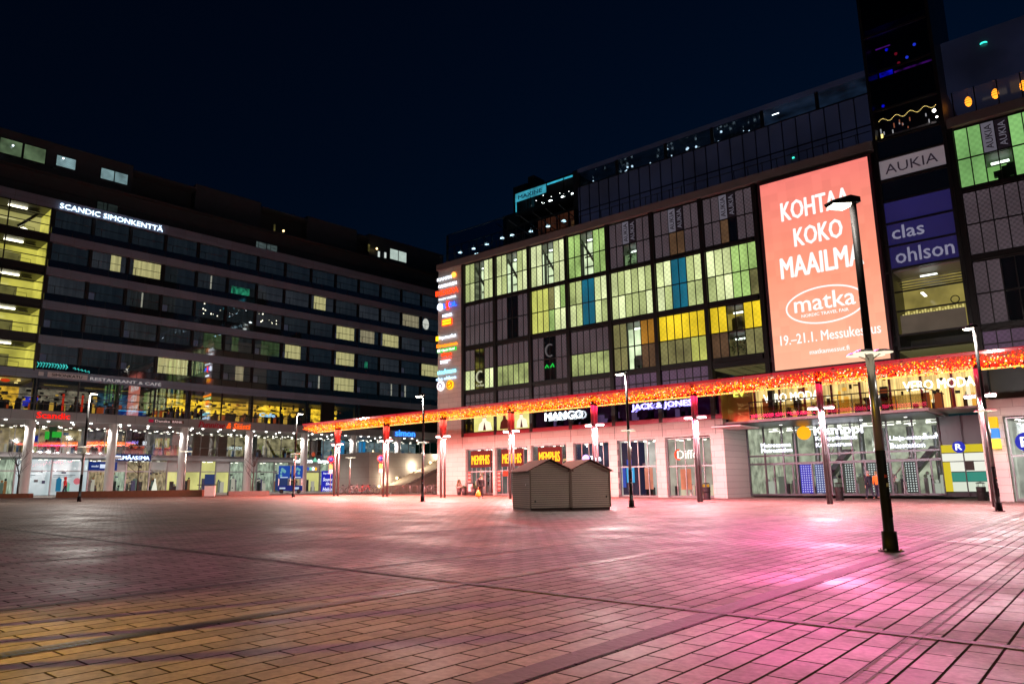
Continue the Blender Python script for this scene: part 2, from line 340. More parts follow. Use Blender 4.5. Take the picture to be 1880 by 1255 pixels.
OLG = EMN((190, 205, 130), 0.8, .35, 1.3, .5, .7, .18, seed=12)
BRN = EMN((118, 88, 62), 0.55, .5, 1.2, .6, .6, .25, seed=13)
GR = EMN((92, 80, 88), 0.62, .75, 1.2, .4, .4, .45, dot=21.0, seed=15, base=.05)     # fritted pane, unlit; its dim glow is put in as emission
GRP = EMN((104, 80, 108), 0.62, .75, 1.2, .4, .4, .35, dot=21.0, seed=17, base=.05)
BL = EMN((12, 104, 128), 0.9, .6, 1.2, .5, .3, .1, seed=19)
GN = EMN((146, 208, 122), 0.85, .6, 1.15, .4, .3, .14, seed=21)
BK = blackglass
PK = {'g': LG, 'h': LG2, 'l': LY, 'y': YE, 'a': AM, 'o': OL, 'O': OLG, 'b': BRN, 'x': GR, 'p': GRP, 'B': BL, 'n': GN, 'k': BK, 'c': glass, 'm': midgrey}
room_g = EMN((222, 236, 190), 1.3, .5, 1.2, .8, .8, seed=31); room_y = EMN((190, 165, 70), .75, .4, 1.2, 1.2, 1.2, seed=33)
def bay(u0, u1, z0, zm, z1, top, bot, cols=6, y=0.18):
    """one window of the facade: dark bars, panes top and bottom given as letters; c panes get a lit room behind"""
    fb = MB(); n = cols; w = (u1 - u0)
    for k in range(n + 1): fb.box(u0 + w * k / n - .03, u0 + w * k / n + .03, y - .05, y + .05, z0, z1)
    for z, t in ((z0, .05), (zm, .04), (z1, .05)): fb.box(u0, u1, y - .06, y + .06, z - t, z + t)
    win = fb.build('window', frame_m, mall)
    mats = []; pb = MB(); clear = []; wr = random.Random(int(u0 * 100 + z0 * 10))
    for r, (s, a, c) in enumerate(((bot, z0, zm), (top, zm, z1))):
        for k, ch in enumerate(s):
            mt = PK[ch]
            if ch == 'g': mt = wr.choice((LG, LG, LGb, LGd))
            if mt not in mats: mats.append(mt)
            pb.box(u0 + w * k / n + .03, u0 + w * (k + 1) / n - .03, y - .012, y + .012, a + .04, c - .04, mats.index(mt))
            if ch == 'c': clear.append((u0 + w * k / n, u0 + w * (k + 1) / n, a, c))
    pb.build('pane', mats, win)
    if clear:
        a0 = min(c[0] for c in clear); a1 = max(c[1] for c in clear); b0 = min(c[2] for c in clear); b1 = max(c[3] for c in clear)
        return win, (a0, a1, b0, b1)
    return win, None
def room(win, r, wall, kind, seed=0):
    a0, a1, b0, b1 = r; rn = random.Random(seed); q = MB(); y = .25
    q.box(a0 - 1.2, a1 + 1.2, y + 2.2, y + 2.3, b0, b1, 0); q.box(a0 - 1.2, a1 + 1.2, y, y + 2.2, b0 - .02, b0 + .02, 1); q.box(a0 - 1.2, a1 + 1.2, y, y + 2.2, b1 - .06, b1 + .02, 3)
    q.box((a0 + a1) / 2 - .5, (a0 + a1) / 2 + .4, y + .8, y + .95, b1 - .42, b1 - .32, 2)
    if kind == 'brace':
        q.tube([(a0 - .2, y + .3, b1 - .4), (a1 + .3, y + .3, b0 + .3)], .10, 6, 4)
        for k in range(3): q.box(a0 - 1, a1 + 1, y + 2.0, y + 2.1, b0 + .5 + k * .9, b0 + .62 + k * .9, 3)
    if kind == 'desk':
        for k in range(7): x = a0 + rn.random() * (a1 - a0); q.box(x, x + .35, y + .6, y + .9, b0 + rn.random() * .5, b0 + .6 + rn.random() * .7, rn.choice((1, 4, 1)))
    if kind == 'plant':
        for k in range(60):
            x = a0 + rn.random() * (a1 - a0); z = b0 + .2 + rn.random() * (b1 - b0 - .6); q.tube([(x, y + .5, z), (x + rn.uniform(-.25, .25), y + .5 + rn.uniform(-.2, .2), z + rn.uniform(-.1, .3))], [.035, .01], 4, 5)
    q.build('lit_room', [wall, dark, EM((240, 250, 235), 3), midgrey, midgrey, P('leaf_green', (.03, .06, .02), .6)], win)
U = [0.07, 3.97, 7.95, 11.97, 16.02, 20.04, 24.12, 28.2]
R1, R2, R3 = (17.97, 19.75, 21.68), (13.84, 15.7, 17.68), (9.74, 11.55, 13.46)
A1 = ['ggccgg', 'ggccgg', 'ggccgg', 'hhcchh', 'xxmkxx', 'xxmkxx', 'xxmkxx']; B1 = ['ggccgg', 'ggccgg', 'ggccgg', 'hhcchh', 'xxccxx', 'xxbbxx', 'xxbkxx']
A2 = ['xxxxxx', 'xxkkxx', 'lllogh', 'OgBBgg', 'gggggg', 'ggBBgg', 'ggghhh']; B2 = ['xxxxxx', 'xxkkxx', 'lllhgg', 'ggBBgg', 'gggggg', 'ggBBgg', 'ggghho']
A3 = ['xxkkxx', 'xxxxxx', 'xxkkxx', 'xxxxxx', 'oocca' + 'a', 'yyyyyy', 'yyccyy']; B3 = ['ggkkgg', 'OOOOOO', 'xxkkxx', 'OOOOOO', 'ooccbb', 'ooooll', 'bbccoo']
for r, (zz, A, B_) in enumerate(((R1, A1, B1), (R2, A2, B2), (R3, A3, B3))):
    for k in range(7):
        win, c = bay(U[k] + .18, U[k + 1] - .18, zz[0], zz[1], zz[2], A[k], B_[k])
        if c:
            if r == 0 and k < 4: room(win, c, room_g, 'brace', k)
            elif r == 0: room(win, c, EMN((150, 180, 130), .5, .3, 1.3, 2, 2, seed=41), 'plant', k)
            elif k == 4: room(win, c, room_g, 'desk', k)
            else:
                room(win, (c[0], c[1], 11.55, 13.4), room_y, 'desk', k); room(win, (c[0], c[1], 9.74, 11.5), EMN((120, 110, 70), .5, .3, 1.2, 2, 2, seed=43), 'plant', k)
for k in range(6): bay(U[k] + .18, U[k + 1] - .18, 7.72, 8.6, 9.38, 'xxxxxx' if k < 4 else 'pppppp', 'xxxxxx' if k < 4 else 'pppppp')
# right-hand bays beyond the tower
for k, (a, c) in enumerate(((40.45, 44.5), (44.86, 48.9), (49.3, 53.3))):
    for r, (zz, t, bo) in enumerate(((R1, 'nnmknn', 'nnccnn'), (R2, 'xxxxxx', 'xxxxxx'), (R3, 'xxkkxx', 'xxkkxx'), ((7.72, 8.6, 9.38), 'pppppp', 'pppppp'))):
        win, cc = bay(a, c, *zz, t, bo)
        if cc: room(win, cc, EMN((140, 200, 110), .8, .5, 1.2, .6, .6, seed=45), 'desk', 50 + k)
# solid fabric
b = MB(); b.box(-3.22, 0.0, 0, 8, 0.2, 22.3); b.build('sign_pier', stone, mall)
for us, a, c, c2 in ((U, .23, 27.9, 23.9), ((40.27, 44.68, 49.1, 53.5), 40.43, 60, 60)):
    b = MB()
    for u in us: b.box(u - .16, u + .16, -.06, .45, 5.55, 21.75)
    for z0, z1 in ((17.7, 17.95), (13.5, 13.8), (9.42, 9.7)): b.box(a, c, 0, .4, z0, z1)
    b.box(a, c2, 0, .4, 7.42, 7.70); b.build('facade_frame', frame_m, mall)
b = MB(); b.box(0.0, 24.3, 2.7, 3.0, 5.5, 21.8); b.box(24.3, 36.0, 2.7, 3, 9.4, 22.2); b.box(40.2, 62, 2.7, 3, 5.5, 21.8); b.box(28.35, 36.1, .35, 2.6, 8.3, 22.2); b.box(24.2, 36.1, .0, 2.6, 9.05, 9.40)
b.build('rear_wall', darker, mall)
b = MB(); b.box(-3.3, 36.1, -.22, 3.2, 21.78, 22.36); b.box(40.2, 62, -.22, 3.2, 21.78, 22.36)
b.build('cornice', P('grey_brown_stone', (.13, .12, .125), .7, 0, .15, 2), mall)
# stone piers and fascia of the shop level
b = MB()
piers = [(0.0, .38), (3.62, 3.87), (7.49, 7.83), (11.46, 12.13), (15.46, 16.2), (19.49, 20.25), (23.78, 24.75)]
for a, c in piers: b.box(a, c, 0, .6, -.2, 4.45)
b.box(0.0, 24.75, 0, .6, 4.45, 5.52)
b.box(24.15, 24.75, .6, 4.6, -.2, 5.3)
b.build('stone_shopfront', stone, mall); b = MB(); b.box(39.75, 40.85, 0, 2.0, -.4, 5.5); b.box(40.85, 62, 0, .6, 4.55, 5.5); b.box(45.5, 46.2, 0, .6, -.5, 4.55)
b.build('stone_shopfront', stone, mall)
b = MB()
for u in (0.0, 3.9, 7.85, 11.95, 16.05, 20.1, 24.2): b.box(u - .012, u + .012, -.014, .004, 4.5, 5.5)
b.build('stone_joint', black, mall)
# red-lit glazed band over the shops
band_m = P('dark_red_band_metal', (.20, .03, .06), .3, .4, .1, 4)
b = MB(); b.box(0.0, 24.75, -.05, .3, 5.53, 5.86); 
for u in (0.0, 3.95, 7.9, 11.95, 16.0, 20.0, 22.6, 24.6): b.box(u, u + .13, -.04, .3, 5.87, 7.42)
b.build('band_frame', band_m, mall)
b = MB()
for a, c in zip((0.13, 4.08, 8.03, 12.08, 16.13, 20.13, 22.73), (3.95, 7.9, 11.95, 16.0, 20.0, 22.6, 24.6)): b.box(a, c, .08, .11, 5.87, 7.42)
b.build('band_glazing', glass_mat('band_mirror_glass', (.6, .6, .65), 1.5, .03, .25), mall)
b = MB(); b.box(.1, 24.6, 1.6, 1.7, 5.6, 7.5, 0); b.box(.1, 24.6, .2, 1.6, 5.55, 5.6, 0); rn = random.Random(4)
for k in range(40):
    x = rn.uniform(8.5, 24); h = rn.uniform(.3, 1.1); b.box(x, x + rn.uniform(.1, .4), .6, 1.0, 5.62, 5.62 + h, rn.choice((1, 1, 2)))
b.build('band_interior', [EMN((70, 16, 60), .5, .4, 1.3, .6, .8, seed=51), dark, EM((190, 150, 210), .5)], mall)
# three posters with figures in the band
for k, (a, c) in enumerate(((1.42, 3.93), (4.12, 5.9), (5.95, 7.82))):
    q = MB(); q.box(a, c, .02, .06, 5.93, 7.40, 0); w = c - a
    fig = [(.2, .05), (.26, .45), (.4, .62), (.42, .8), (.55, .85), (.6, .62), (.78, .5), (.86, .05)]
    q.prism([(a + w * x, 5.93 + 1.47 * z) for x, z in fig], -.0, .02, 1 if k != 1 else 2)
    q.prism([(a + w * x, 5.93 + 1.47 * z) for x, z in ((.42, .8), (.38, .98), (.62, .98), (.58, .8))], -.01, .02, 3)
    q.prism([(a + w * x, 5.93 + 1.47 * z) for x, z in ((.44, .06), (.5, .55), (.58, .06))], -.01, .02, 2)
    o = q.build('backlit_poster', [EMN((235, 225, 130), 1.0, .7, 1.2, .8, .8, seed=53), EM((255, 245, 215), 1.1), EM((95, 30, 20), .8), EM((215, 45, 30), 1.0)])
    at(o, FM, 0, 0, 0); tag(o, ['backlit poster beside the stone pier with a pale dressed figure', 'backlit poster with a dark caped figure, middle one of three', 'backlit poster with pale figure partly behind a canopy post'][k], 'poster', 'backlit posters above the shop windows')

# ---- shop interiors
def interior(name, parent, u0, u1, y0, d, z0, z1, wall, seed, goods, dens=14, hmax=.55, lights=4, lc=(255, 244, 225), ls=5.0, ceil=midgrey, floor=midgrey, side=True):
    rn = random.Random(seed); q = MB(); mats = [wall, ceil, floor, EM(lc, ls)] + list(goods)
    q.box(u0, u1, y0 + d, y0 + d + .1, z0, z1, 0)
    if side: q.box(u0 - .05, u0, y0, y0 + d, z0, z1, 0); q.box(u1, u1 + .05, y0, y0 + d, z0, z1, 0)
    q.box(u0, u1, y0, y0 + d, z1, z1 + .05, 1); q.box(u0, u1, y0, y0 + d, z0 - .05, z0, 2)
    for k in range(dens * 2):
        w = rn.uniform(.08, .45); x = rn.uniform(u0 + .1, max(u0 + .15, u1 - w - .1)); y = y0 + rn.uniform(.4, d - .5); m = 4 + rn.randrange(len(goods))
        if rn.random() < .3: z = z0 + rn.uniform(.3, .8) * (z1 - z0); q.box(x, x + w, y, y + .1, z, z + rn.uniform(.05, .3), m)
        else:
            h = rn.uniform(.15, hmax) * (z1 - z0); q.box(x, x + w, y, y + rn.uniform(.15, .4), z0, z0 + h, m)
            if rn.random() < .4: q.ball((x + w / 2, y + .1, z0 + h + .12), .12, 4 + rn.randrange(len(goods)), 6, 4)
    nx = max(1, lights)
    for k in range(nx):
        for yy in (.25, .65):
            x = u0 + (k + .5 + rn.uniform(-.25, .25)) * (u1 - u0) / nx; q.box(x - .13, x + .13, y0 + d * yy, y0 + d * yy + .14, z1 - .08, z1 - .04, 3)
    return q.build(name, mats, parent)
def shopfront(u0, u1, z0, z1, y, zt, bars, mt=grey):
    """metal frame with transom at zt; returns part"""
    q = MB()
    q.box(u0, u0 + .08, y - .06, y + .06, z0, z1); q.box(u1 - .08, u1, y - .06, y + .06, z0, z1); q.box(u0 + .08, u1 - .08, y - .06, y + .06, z1 - .08, z1)
    q.box(u0 + .08, u1 - .08, y - .06, y + .06, zt - .05, zt + .05); q.box(u0 + .08, u1 - .08, y - .06, y + .06, z0, z0 + .14)
    for k in range(1, bars):
        x = u0 + (u1 - u0) * k / bars; q.box(x - .03, x + .03, y - .05, y + .05, z0 + .14, zt - .05); q.box(x - .025, x + .025, y - .05, y + .05, zt + .05, z1 - .08)
    f = q.build('shopfront', mt, mall)
    q = MB(); q.box(u0 + .08, u1 - .08, y - .01, y + .01, z0 + .14, z1 - .08); q.build('glazing', glass, f)
    return f
dk = [dark, midgrey, P('dark_wood', (.06, .03, .02), .6), EM((250, 200, 140), .8), EM((200, 205, 200), .6), red_m]
GREYROOM = EMN((128, 124, 118), .6, .3, 1.4, 1.1, .9, seed=61)
for k, (a, c) in enumerate(((.38, 3.62), (3.87, 7.49), (7.83, 11.46))):
    f = shopfront(a, c, .48 - .07 * k, 4.45, .3, 2.45, 6); interior('shop_interior', f, a, c, .4, 3.2, .5 - .07 * k, 4.42, GREYROOM, 70 + k, dk, 16)
for u0, tx in ((.5, 'p'), (4.0, 'p')):
    q = MB()
    for k in range(11): q.box(u0, u0 + .3, .2, .23, .75 + k * .16, .86 + k * .16, k % 2)
    q.build('menu_strip', [P('menu_red', (.35, .05, .04), .6), P('menu_pale', (.45, .32, .28), .6)], mall)
q = MB(); q.box(5.7, 6.25, .55, .6, 1.35, 2.35, 0); q.box(5.65, 6.5, .5, .54, .95, 1.3, 1); q.build('lit_poster', [EM((240, 246, 255), 1.6), EM((40, 150, 200), .9)], mall)
f = shopfront(12.13, 15.46, .3, 4.45, .3, 2.45, 5); interior('shop_interior', f, 12.13, 15.46, .4, 3, .3, 4.42, EMN((60, 62, 90), .6, .4, 1.3, 1, 1, seed=63), 75, [dark, EM((40, 60, 120), .6), midgrey, dark], 8, .3)
f = shopfront(16.2, 19.49, .22, 4.45, .3, 2.45, 4); q = interior('shop_interior', f, 16.2, 19.49, .4, 2.4, .3, 4.42, EMN((225, 215, 205), .85, .6, 1.15, .9, .9, seed=65), 77, [dark, white, EM((250, 235, 215), .8), midgrey], 7, .18)
q = MB(); q.box(16.3, 17.6, .5, .55, .4, 4.3, 0); q.box(17.6, 17.66, .4, 1.6, .4, 4.3, 0); q.box(16.7, 17.35, .42, .47, 1.3, 2.45, 1); q.box(16.75, 17.15, .42, .47, 2.6, 3.0, 2); q.box(16.35, 16.6, .42, .47, .95, 2.4, 2); q.build('display_panel', [EM((30, 35, 70), .6), EM((40, 175, 235), 1.0), EM((30, 80, 190), .9)], f)
q = MB(); q.box(18.2, 18.85, .5, .56, .8, 2.35, 0); q.build('display_poster', EMN((238, 140, 110), 1.0, .6, 1.2, 1.2, 1.0, seed=66), f)
f = shopfront(20.25, 23.78, .2, 4.40, .3, 2.4, 5); interior('shop_interior', f, 20.25, 23.78, .4, 2.4, .25, 4.36, EMN((196, 182, 165), .8, .5, 1.2, .9, .9, seed=67), 79, [dark, white, EM((250, 225, 190), .8), midgrey], 9, .2)
q = MB(); q.box(21.1, 21.9, .5, .56, .75, 2.2, 0); q.box(22.6, 23.1, .5, .8, .35, 1.1, 1); q.build('display_poster', [EMN((240, 130, 95), 1.0, .6, 1.2, 1.2, 1.0, seed=68), EM((245, 165, 30), .9)], f)
# ---- recessed main entrance
RY = 4.0
q = MB(); q.prism([(24.76, 5.3), (26.6, 5.3), (26.6, 8.4), (24.76, 8.4)], 1.0, 1.2); q.box(24.62, 24.78, -.02, 1.0, 5.53, 8.4); q.build('brass_wall', gold, mall)
f = MB()
zb = .26
for x in (24.8, 26.0, 27.3, 28.2, 30.4, 31.9, 34.1, 35.6, 37.3): f.box(x - .05, x + .05, RY - .06, RY + .06, zb, 5.0)
for z in (zb + .06, 2.45, 3.02, 5.0): f.box(24.8, 37.3, RY - .055, RY + .055, z - .06, z + .06)
f.box(26.4, 37.2, RY - .1, RY + .02, 2.36, 2.52)
for x in (26.6, 27.9, 29.2, 30.0, 31.1, 32.6, 33.3, 34.8, 36.4): f.box(x - .045, x + .045, RY - .05, RY + .05, zb, 2.4)
fr = f.build('entrance_frame', P('entrance_grey_metal', (.10, .10, .115), .4, .6, .1, 5), mall)
q = MB(); q.box(24.85, 37.25, RY - .01, RY + .01, zb + .1, 4.94); q.build('glazing', glass, fr)
ent = EMN((182, 186, 160), .85, .25, 1.4, 1.6, 1.4, seed=71, det=6)
interior('entrance_hall', fr, 24.9, 37.2, RY + .1, 6.5, zb, 4.98, ent, 81, [dark, EM((205, 208, 190), .7), EM((140, 142, 128), .5), midgrey, grey, EM((120, 118, 100), .5), steel], 34, .3, 7, (255, 250, 235), 5.0, ceil=EMN((120, 120, 108), .5, .7, 1.2, .5, .5, seed=72))
def dotwall(u0, u1, z0, z1, y, m0, m1, st=.155):
    q = MB(); q.box(u0, u1, y, y + .03, z0, z1, 0); x = u0 + .07
    while x < u1 - .05:
        z = z0 + .08
        while z < z1 - .05: q.box(x, x + .075, y - .012, y, z, z + .075, 1); z += st
        x += st
    return q.build('dotted_screen', [m0, m1], fr)
dotwall(28.3, 29.15, zb + .15, 2.35, RY + .2, EM((60, 40, 200), .9), EM((215, 215, 255), 1.0))
dotwall(29.3, 30.3, zb + .15, 2.35, RY + .2, EM((95, 105, 180), .6), EM((225, 235, 255), 1.0))
dotwall(31.2, 31.8, zb + .15, 2.35, RY + .2, EM((70, 75, 75), .5), EM((225, 235, 230), 1.0))
dotwall(32.65, 34.0, zb + .15, 2.35, RY + .2, EM((105, 112, 108), .5), EM((225, 235, 230), 1.0))
dotwall(34.85, 35.55, zb + .15, 2.35, RY + .2, EM((60, 66, 64), .5), EM((225, 235, 230), 1.0))
# kiosk glazing right of the doors
q = MB(); q.box(37.3, 39.75, 2.2, 2.26, .2, 4.9, 5); q.box(37.35, 39.7, 2.08, 2.14, .5, 1.05, 0); q.box(37.35, 39.7, 2.08, 2.14, 1.08, 1.6, 1); q.box(37.35, 39.7, 2.08, 2.14, 2.25, 2.7, 2); q.box(37.35, 39.7, 2.08, 2.14, 2.75, 3.2, 3)
q.box(38.5, 38.95, 2.0, 2.08, 1.7, 2.25, 4); q.box(37.35, 37.75, 2.0, 2.08, .5, 2.2, 3); q.box(37.4, 39.7, 2.05, 2.14, 1.65, 2.2, 2)
for x in (37.35, 38.5, 39.7): q.box(x - .03, x + .03, 1.95, 2.05, .2, 4.9, 6)
q.build('kiosk_front', [EM((225, 235, 215), .9), EM((30, 150, 130), .8), EM((238, 240, 225), 1.0), EM((220, 200, 20), .9), EM((60, 45, 40), .6), darker, dark], mall)
f = shopfront(40.95, 45.5, .0, 4.5, .3, 2.4, 4); interior('shop_interior', f, 40.95, 45.5, .4, 2.5, .0, 4.45, EMN((190, 190, 175), .75, .4, 1.3, 1, 1, seed=73), 83, [dark, EM((230, 210, 40), .8), EM((200, 90, 60), .7), white, EM((80, 120, 80), .6)], 26, .5)
# balcony, its railing and the shop level behind it
q = MB(); q.box(27.4, 37.7, -2.0, 3.9, 4.98, 5.14, 0); q.box(24.8, 40.0, .2, 3.9, 5.16, 5.26, 0); q.box(24.9, 37.5, -1.7, 3.8, 4.94, 4.975, 1)
for k in range(12):
    if k % 3 == 0: q.box(28.2 + k * .84, 28.35 + k * .84, 1.2, 1.35, 4.925, 4.94, 2)
bal = q.build('balcony', [P('balcony_edge_grey', (.30, .28, .29), .5, .2, .1, 4), darker, EM((255, 250, 235), 5)], mall)
q = MB(); q.tube([(27.45, -1.95, 6.25), (37.65, -1.95, 6.25)], .035, 6, 0); q.tube([(37.65, -1.95, 6.25), (38.4, -1.2, 5.9)], .03, 6, 0)
for k in range(14): x = 27.5 + k * .78; q.box(x - .02, x + .02, -1.98, -1.94, 5.14, 6.25, 0)
for k in range(7): q.tube([(27.45, -1.95, 5.25 + k * .12), (37.65, -1.95, 5.25 + k * .12)], .008, 4, 0)
for k in range(3): q.box(37.9 + k * .35, 37.94 + k * .35, -1.6 + k * .5, -1.56 + k * .5, 5.14, 6.1, 0)
rl = q.build('railing', dark, bal); q = MB(); q.box(27.5, 37.6, -1.93, -1.92, 5.2, 5.95); q.build('railing_panel', glass_mat('tinted_rail_glass', (.6, .55, .42), 1.4), bal)
q = MB(); q.box(24.9, 26.9, -2.2, 1.0, 4.78, 4.86); q.build('entrance_canopy_plate', white, mall)
f = MB()
for x in (26.9, 28.6, 30.2, 31.9, 33.6, 35.3, 37.0, 38.6, 39.9): f.box(x - .06, x + .06, .55, .7, 5.26, 8.3)
f.box(26.9, 39.9, .5, .7, 7.6, 7.75)
f = f.build('upper_shopfront', band_m, mall)
q = MB(); q.box(27, 39.8, .61, .63, 5.27, 7.6); q.build('glazing', glass, f)
interior('upper_shop_interior', f, 26.9, 39.9, .75, 3.0, 5.27, 8.2, EMN((255, 210, 130), 1.35, .4, 1.3, .9, .5, stripes=.5, seed=75), 85, [EM((255, 235, 190), 1.2), P('dark_wood', (.06, .03, .02), .6), EM((150, 70, 35), .8), dark, EM((255, 180, 70), 1.0)], 34, .6, 9, (255, 235, 200), 6)
soff = EMN((105, 100, 62), .5, .8, 1.2, .4, .4, seed=77)
MB().box(36.15, 40.1, .3, 3.8, 8.72, 8.8, 0).build('overhang_soffit', soff, mall)
q = MB(); q.box(24.3, 28.2, .3, 3.8, 8.95, 9.04, 0)
for k in range(5): q.box(24.3 + k * .95, 24.34 + k * .95, .3, 3.8, 8.93, 8.948, 1)
q.box(24.3, 28.2, 3.8, 3.9, 8.2, 9.0, 2); q.build('overhang_soffit', [soff, dark, darker], mall)
# ---- stair tower with glass and panels
q = MB(); q.box(36.12, 36.3, -.12, 3, 8.8, 45); q.box(39.9, 40.1, -.12, 3, 8.8, 45)
for z in (8.9, 9.7, 13.8, 15.27, 16.72, 18.15, 19.55, 20.95, 22.3, 24.3, 26.9, 29.5, 32.5, 36): q.box(36.3, 39.9, -.1, .1, z - .06, z + .06)
tw = q.build('glass_tower', dark, mall)
for z0, z1 in ((18.2, 19.5), (21.0, 22.25)): MB().box(36.3, 39.9, .02, .05, z0, z1).build('tower_glazing', blackglass, tw)
q = MB(); q.box(36.3, 39.9, .02, .05, 24.4, 45); q.build('tower_glazing', dglass, tw)
q = MB(); q.box(36.25, 39.95, 3.0, 3.1, 8.8, 45, 0); q.box(40.06, 40.1, 3, 8, 22.4, 45, 0)
for z in (26.5, 30.2, 34): q.box(36.3, 39.9, .3, 3, z, z + .12, 1)
for k, (x, z) in enumerate(((36.7, 25.1), (37.9, 27.7), (38.4, 27.9), (37.3, 28.9), (37.8, 28.4), (38.9, 28.6))): q.ball((x, 1.2, z), .10, 2 + k % 3, 6, 4)
q.box(36.4, 37.2, 2.9, 2.96, 26.7, 28.4, 2); q.box(37.3, 39.6, 2.9, 2.96, 28.0, 28.14, 5); q.box(36.5, 37.4, 2.0, 2.06, 29.6, 29.66, 5)
q.build('tower_interior', [P('tower_back_blue_grey', (.02, .02, .04), .4), darker, EMN((14, 16, 215), 3.2, .1, 1.6, 1.5, 1.5, seed=79), EM((200, 30, 60), .9), EM((50, 70, 255), 2), EMN((110, 28, 150), 1.2, .1, 1.6, 2, 2, seed=80)], tw)
q = MB(); q.box(36.3, 39.9, .02, .06, 20.97 - 1.28, 20.9, 0); q.build('white_banner', EMN((112, 104, 112), .75, .85, 1.1, .5, .5, seed=84, base=.4, gloss=.6), tw)  # faint emission added so the banner reads brighter
q = MB(); q.box(36.3, 39.9, .3, 2.9, 22.36, 22.42, 0); q.box(36.6, 39.6, .5, .6, 22.5, 22.75, 1)
q.build('terrace_bar', [darker, P('pale_awning', (.3, .26, .3), .7)], tw)
q = MB(); rn = random.Random(9); pts = [(36.5 + k / 45 * 3.2, .4, 23.75 + .12 * math.sin(k / 45 * 25)) for k in range(46)]
q.tube(pts, .008, 4, 1)
for p in pts: q.ball(p, .022, 0, 5, 3)
q.build('light_string', [EM((255, 225, 130), 2), dark], tw)
q = MB()
for k in range(14): x = 36.4 + rn.random() * 3.4; z = 22.7 + rn.random() * .8; q.box(x, x + .06, .9, .95, z, z + rn.uniform(.08, .35), rn.choice((1, 1, 2)))
q.box(36.5, 36.62, .5, .55, 22.5, 22.9, 0); q.box(36.35, 39.85, .9, .98, 22.43, 22.72, 4)
for x, z, r in ((39.6, 23.35, .10), (39.7, 22.9, .06)): MB().ball((x, .3, z), r, 0, 8, 6).build('flood_lamp', EM((255, 250, 235), 12), tw)
q.build('bar_shelf', [EM((255, 225, 130), 2), EM((200, 200, 205), .5), EM((190, 110, 80), .4), EM((255, 250, 235), 12), dark], tw)
rm = room(tw, (36.35, 39.85, 9.75, 13.75), EMN((176, 160, 84), .6, .5, 1.2, .7, .7, seed=81), 'desk', 61)
q = MB(); q.box(36.4, 39.8, .25, .3, 9.75, 10.95, 0)
for k in range(5): q.tube([(36.4, .7 + k * .3, 13.2 - .1 * k), (39.8, .7 + k * .3, 13.2 - .1 * k)], .04, 5, 1)
for k in range(22): x = 36.5 + k * .15; q.box(x, x + .09, .45, .5, 11.0, 11.05 + (k * 37 % 11) * .02, 2)
q.box(37.6, 37.75, .5, 1.6, 12.2, 12.26, 3); q.tube([(39.2 + .22 * math.cos(a * PI / 8), 1.5, 11.75 + .22 * math.sin(a * PI / 8)) for a in range(16)], .03, 5, 4, closed=True)
for z in (11.2, 12.4): q.box(36.3, 39.9, .1, .16, z - .05, z + .05, 4)
q.build('showroom', [EMN((120, 105, 90), .45, .8, 1.1, 1, 1, seed=82), midgrey, EM((230, 215, 130), .8), EM((255, 250, 225), 3), dark], tw)
# ---- set-back upper storeys
q = MB(); q.box(11.4, 36.1, 3.0, 12, 22.36, 27.2, 0); q.box(11.4, 36.1, 3.0, 12, 28.6, 29.0, 0); q.box(11.4, 36.1, 9, 12, 27.2, 28.6, 0)
q.box(40.1, 62, 3, 12, 25.4, 29.0, 0); q.box(40.1, 62, 7, 12, 22.3, 25.4, 0); q.build('roof_storey', EMN((15, 18, 33), .95, .5, 1.4, .25, .3, base=.05, gloss=.12, seed=94, det=5), mall)  # dark glass with faint emission in place of light falling on it
q = MB()
for k in range(25): x = 11.6 + k * 1.0; q.box(x - .03, x + .03, 2.93, 3.0, 22.4, 27.2, 0)
for z in (23.4, 24.9, 27.2): q.box(11.4, 36.1, 2.92, 3.0, z, z + .07, 0)
for u in (11.5, 15.5, 20.15, 24.2, 28.2, 32.2): q.box(u - .12, u + .12, 2.95, 3.1, 27.2, 28.6, 0)
q.tube([(11.4, .2, 23.2), (36, .2, 23.2)], .03, 5, 1); q.tube([(-3.2, .1, 23.2), (11.4, .1, 23.2)], .03, 5, 1)
for k in range(38): x = -3 + k * 1.03; q.box(x - .02, x + .02, .05, .1, 22.36, 23.2, 1)
q.build('roof_mullions', [darker, dark], mall)
q = MB(); q.box(11.4, 28.2, 3.05, 3.08, 27.27, 28.6); q.build('strip_glazing', dglass, mall)
q = MB(); rn = random.Random(12); q.box(11.4, 36, 6.5, 6.6, 27.2, 28.6, 0); q.box(11.4, 36, 3.1, 6.5, 28.55, 28.6, 0)
for k in range(46): x = 11.8 + rn.random() * 16.2; q.ball((x, 3.4 + rn.random() * 2.4, 27.45 + rn.random() * .95), rn.choice((.04, .06, .10)), 1, 6, 4)
q.box(22.8, 23.3, 3.5, 3.6, 27.35, 27.43, 2); q.box(29.0, 29.5, 2.9, 2.94, 27.9, 27.95, 1); q.box(30.1, 30.3, 2.9, 2.95, 24.1, 24.2, 2)
q.build('strip_interior', [EMN((22, 36, 56), .5, .1, 1.6, .7, .7, seed=83), EM((225, 240, 255), 4), EM((60, 230, 200), 2)], mall)
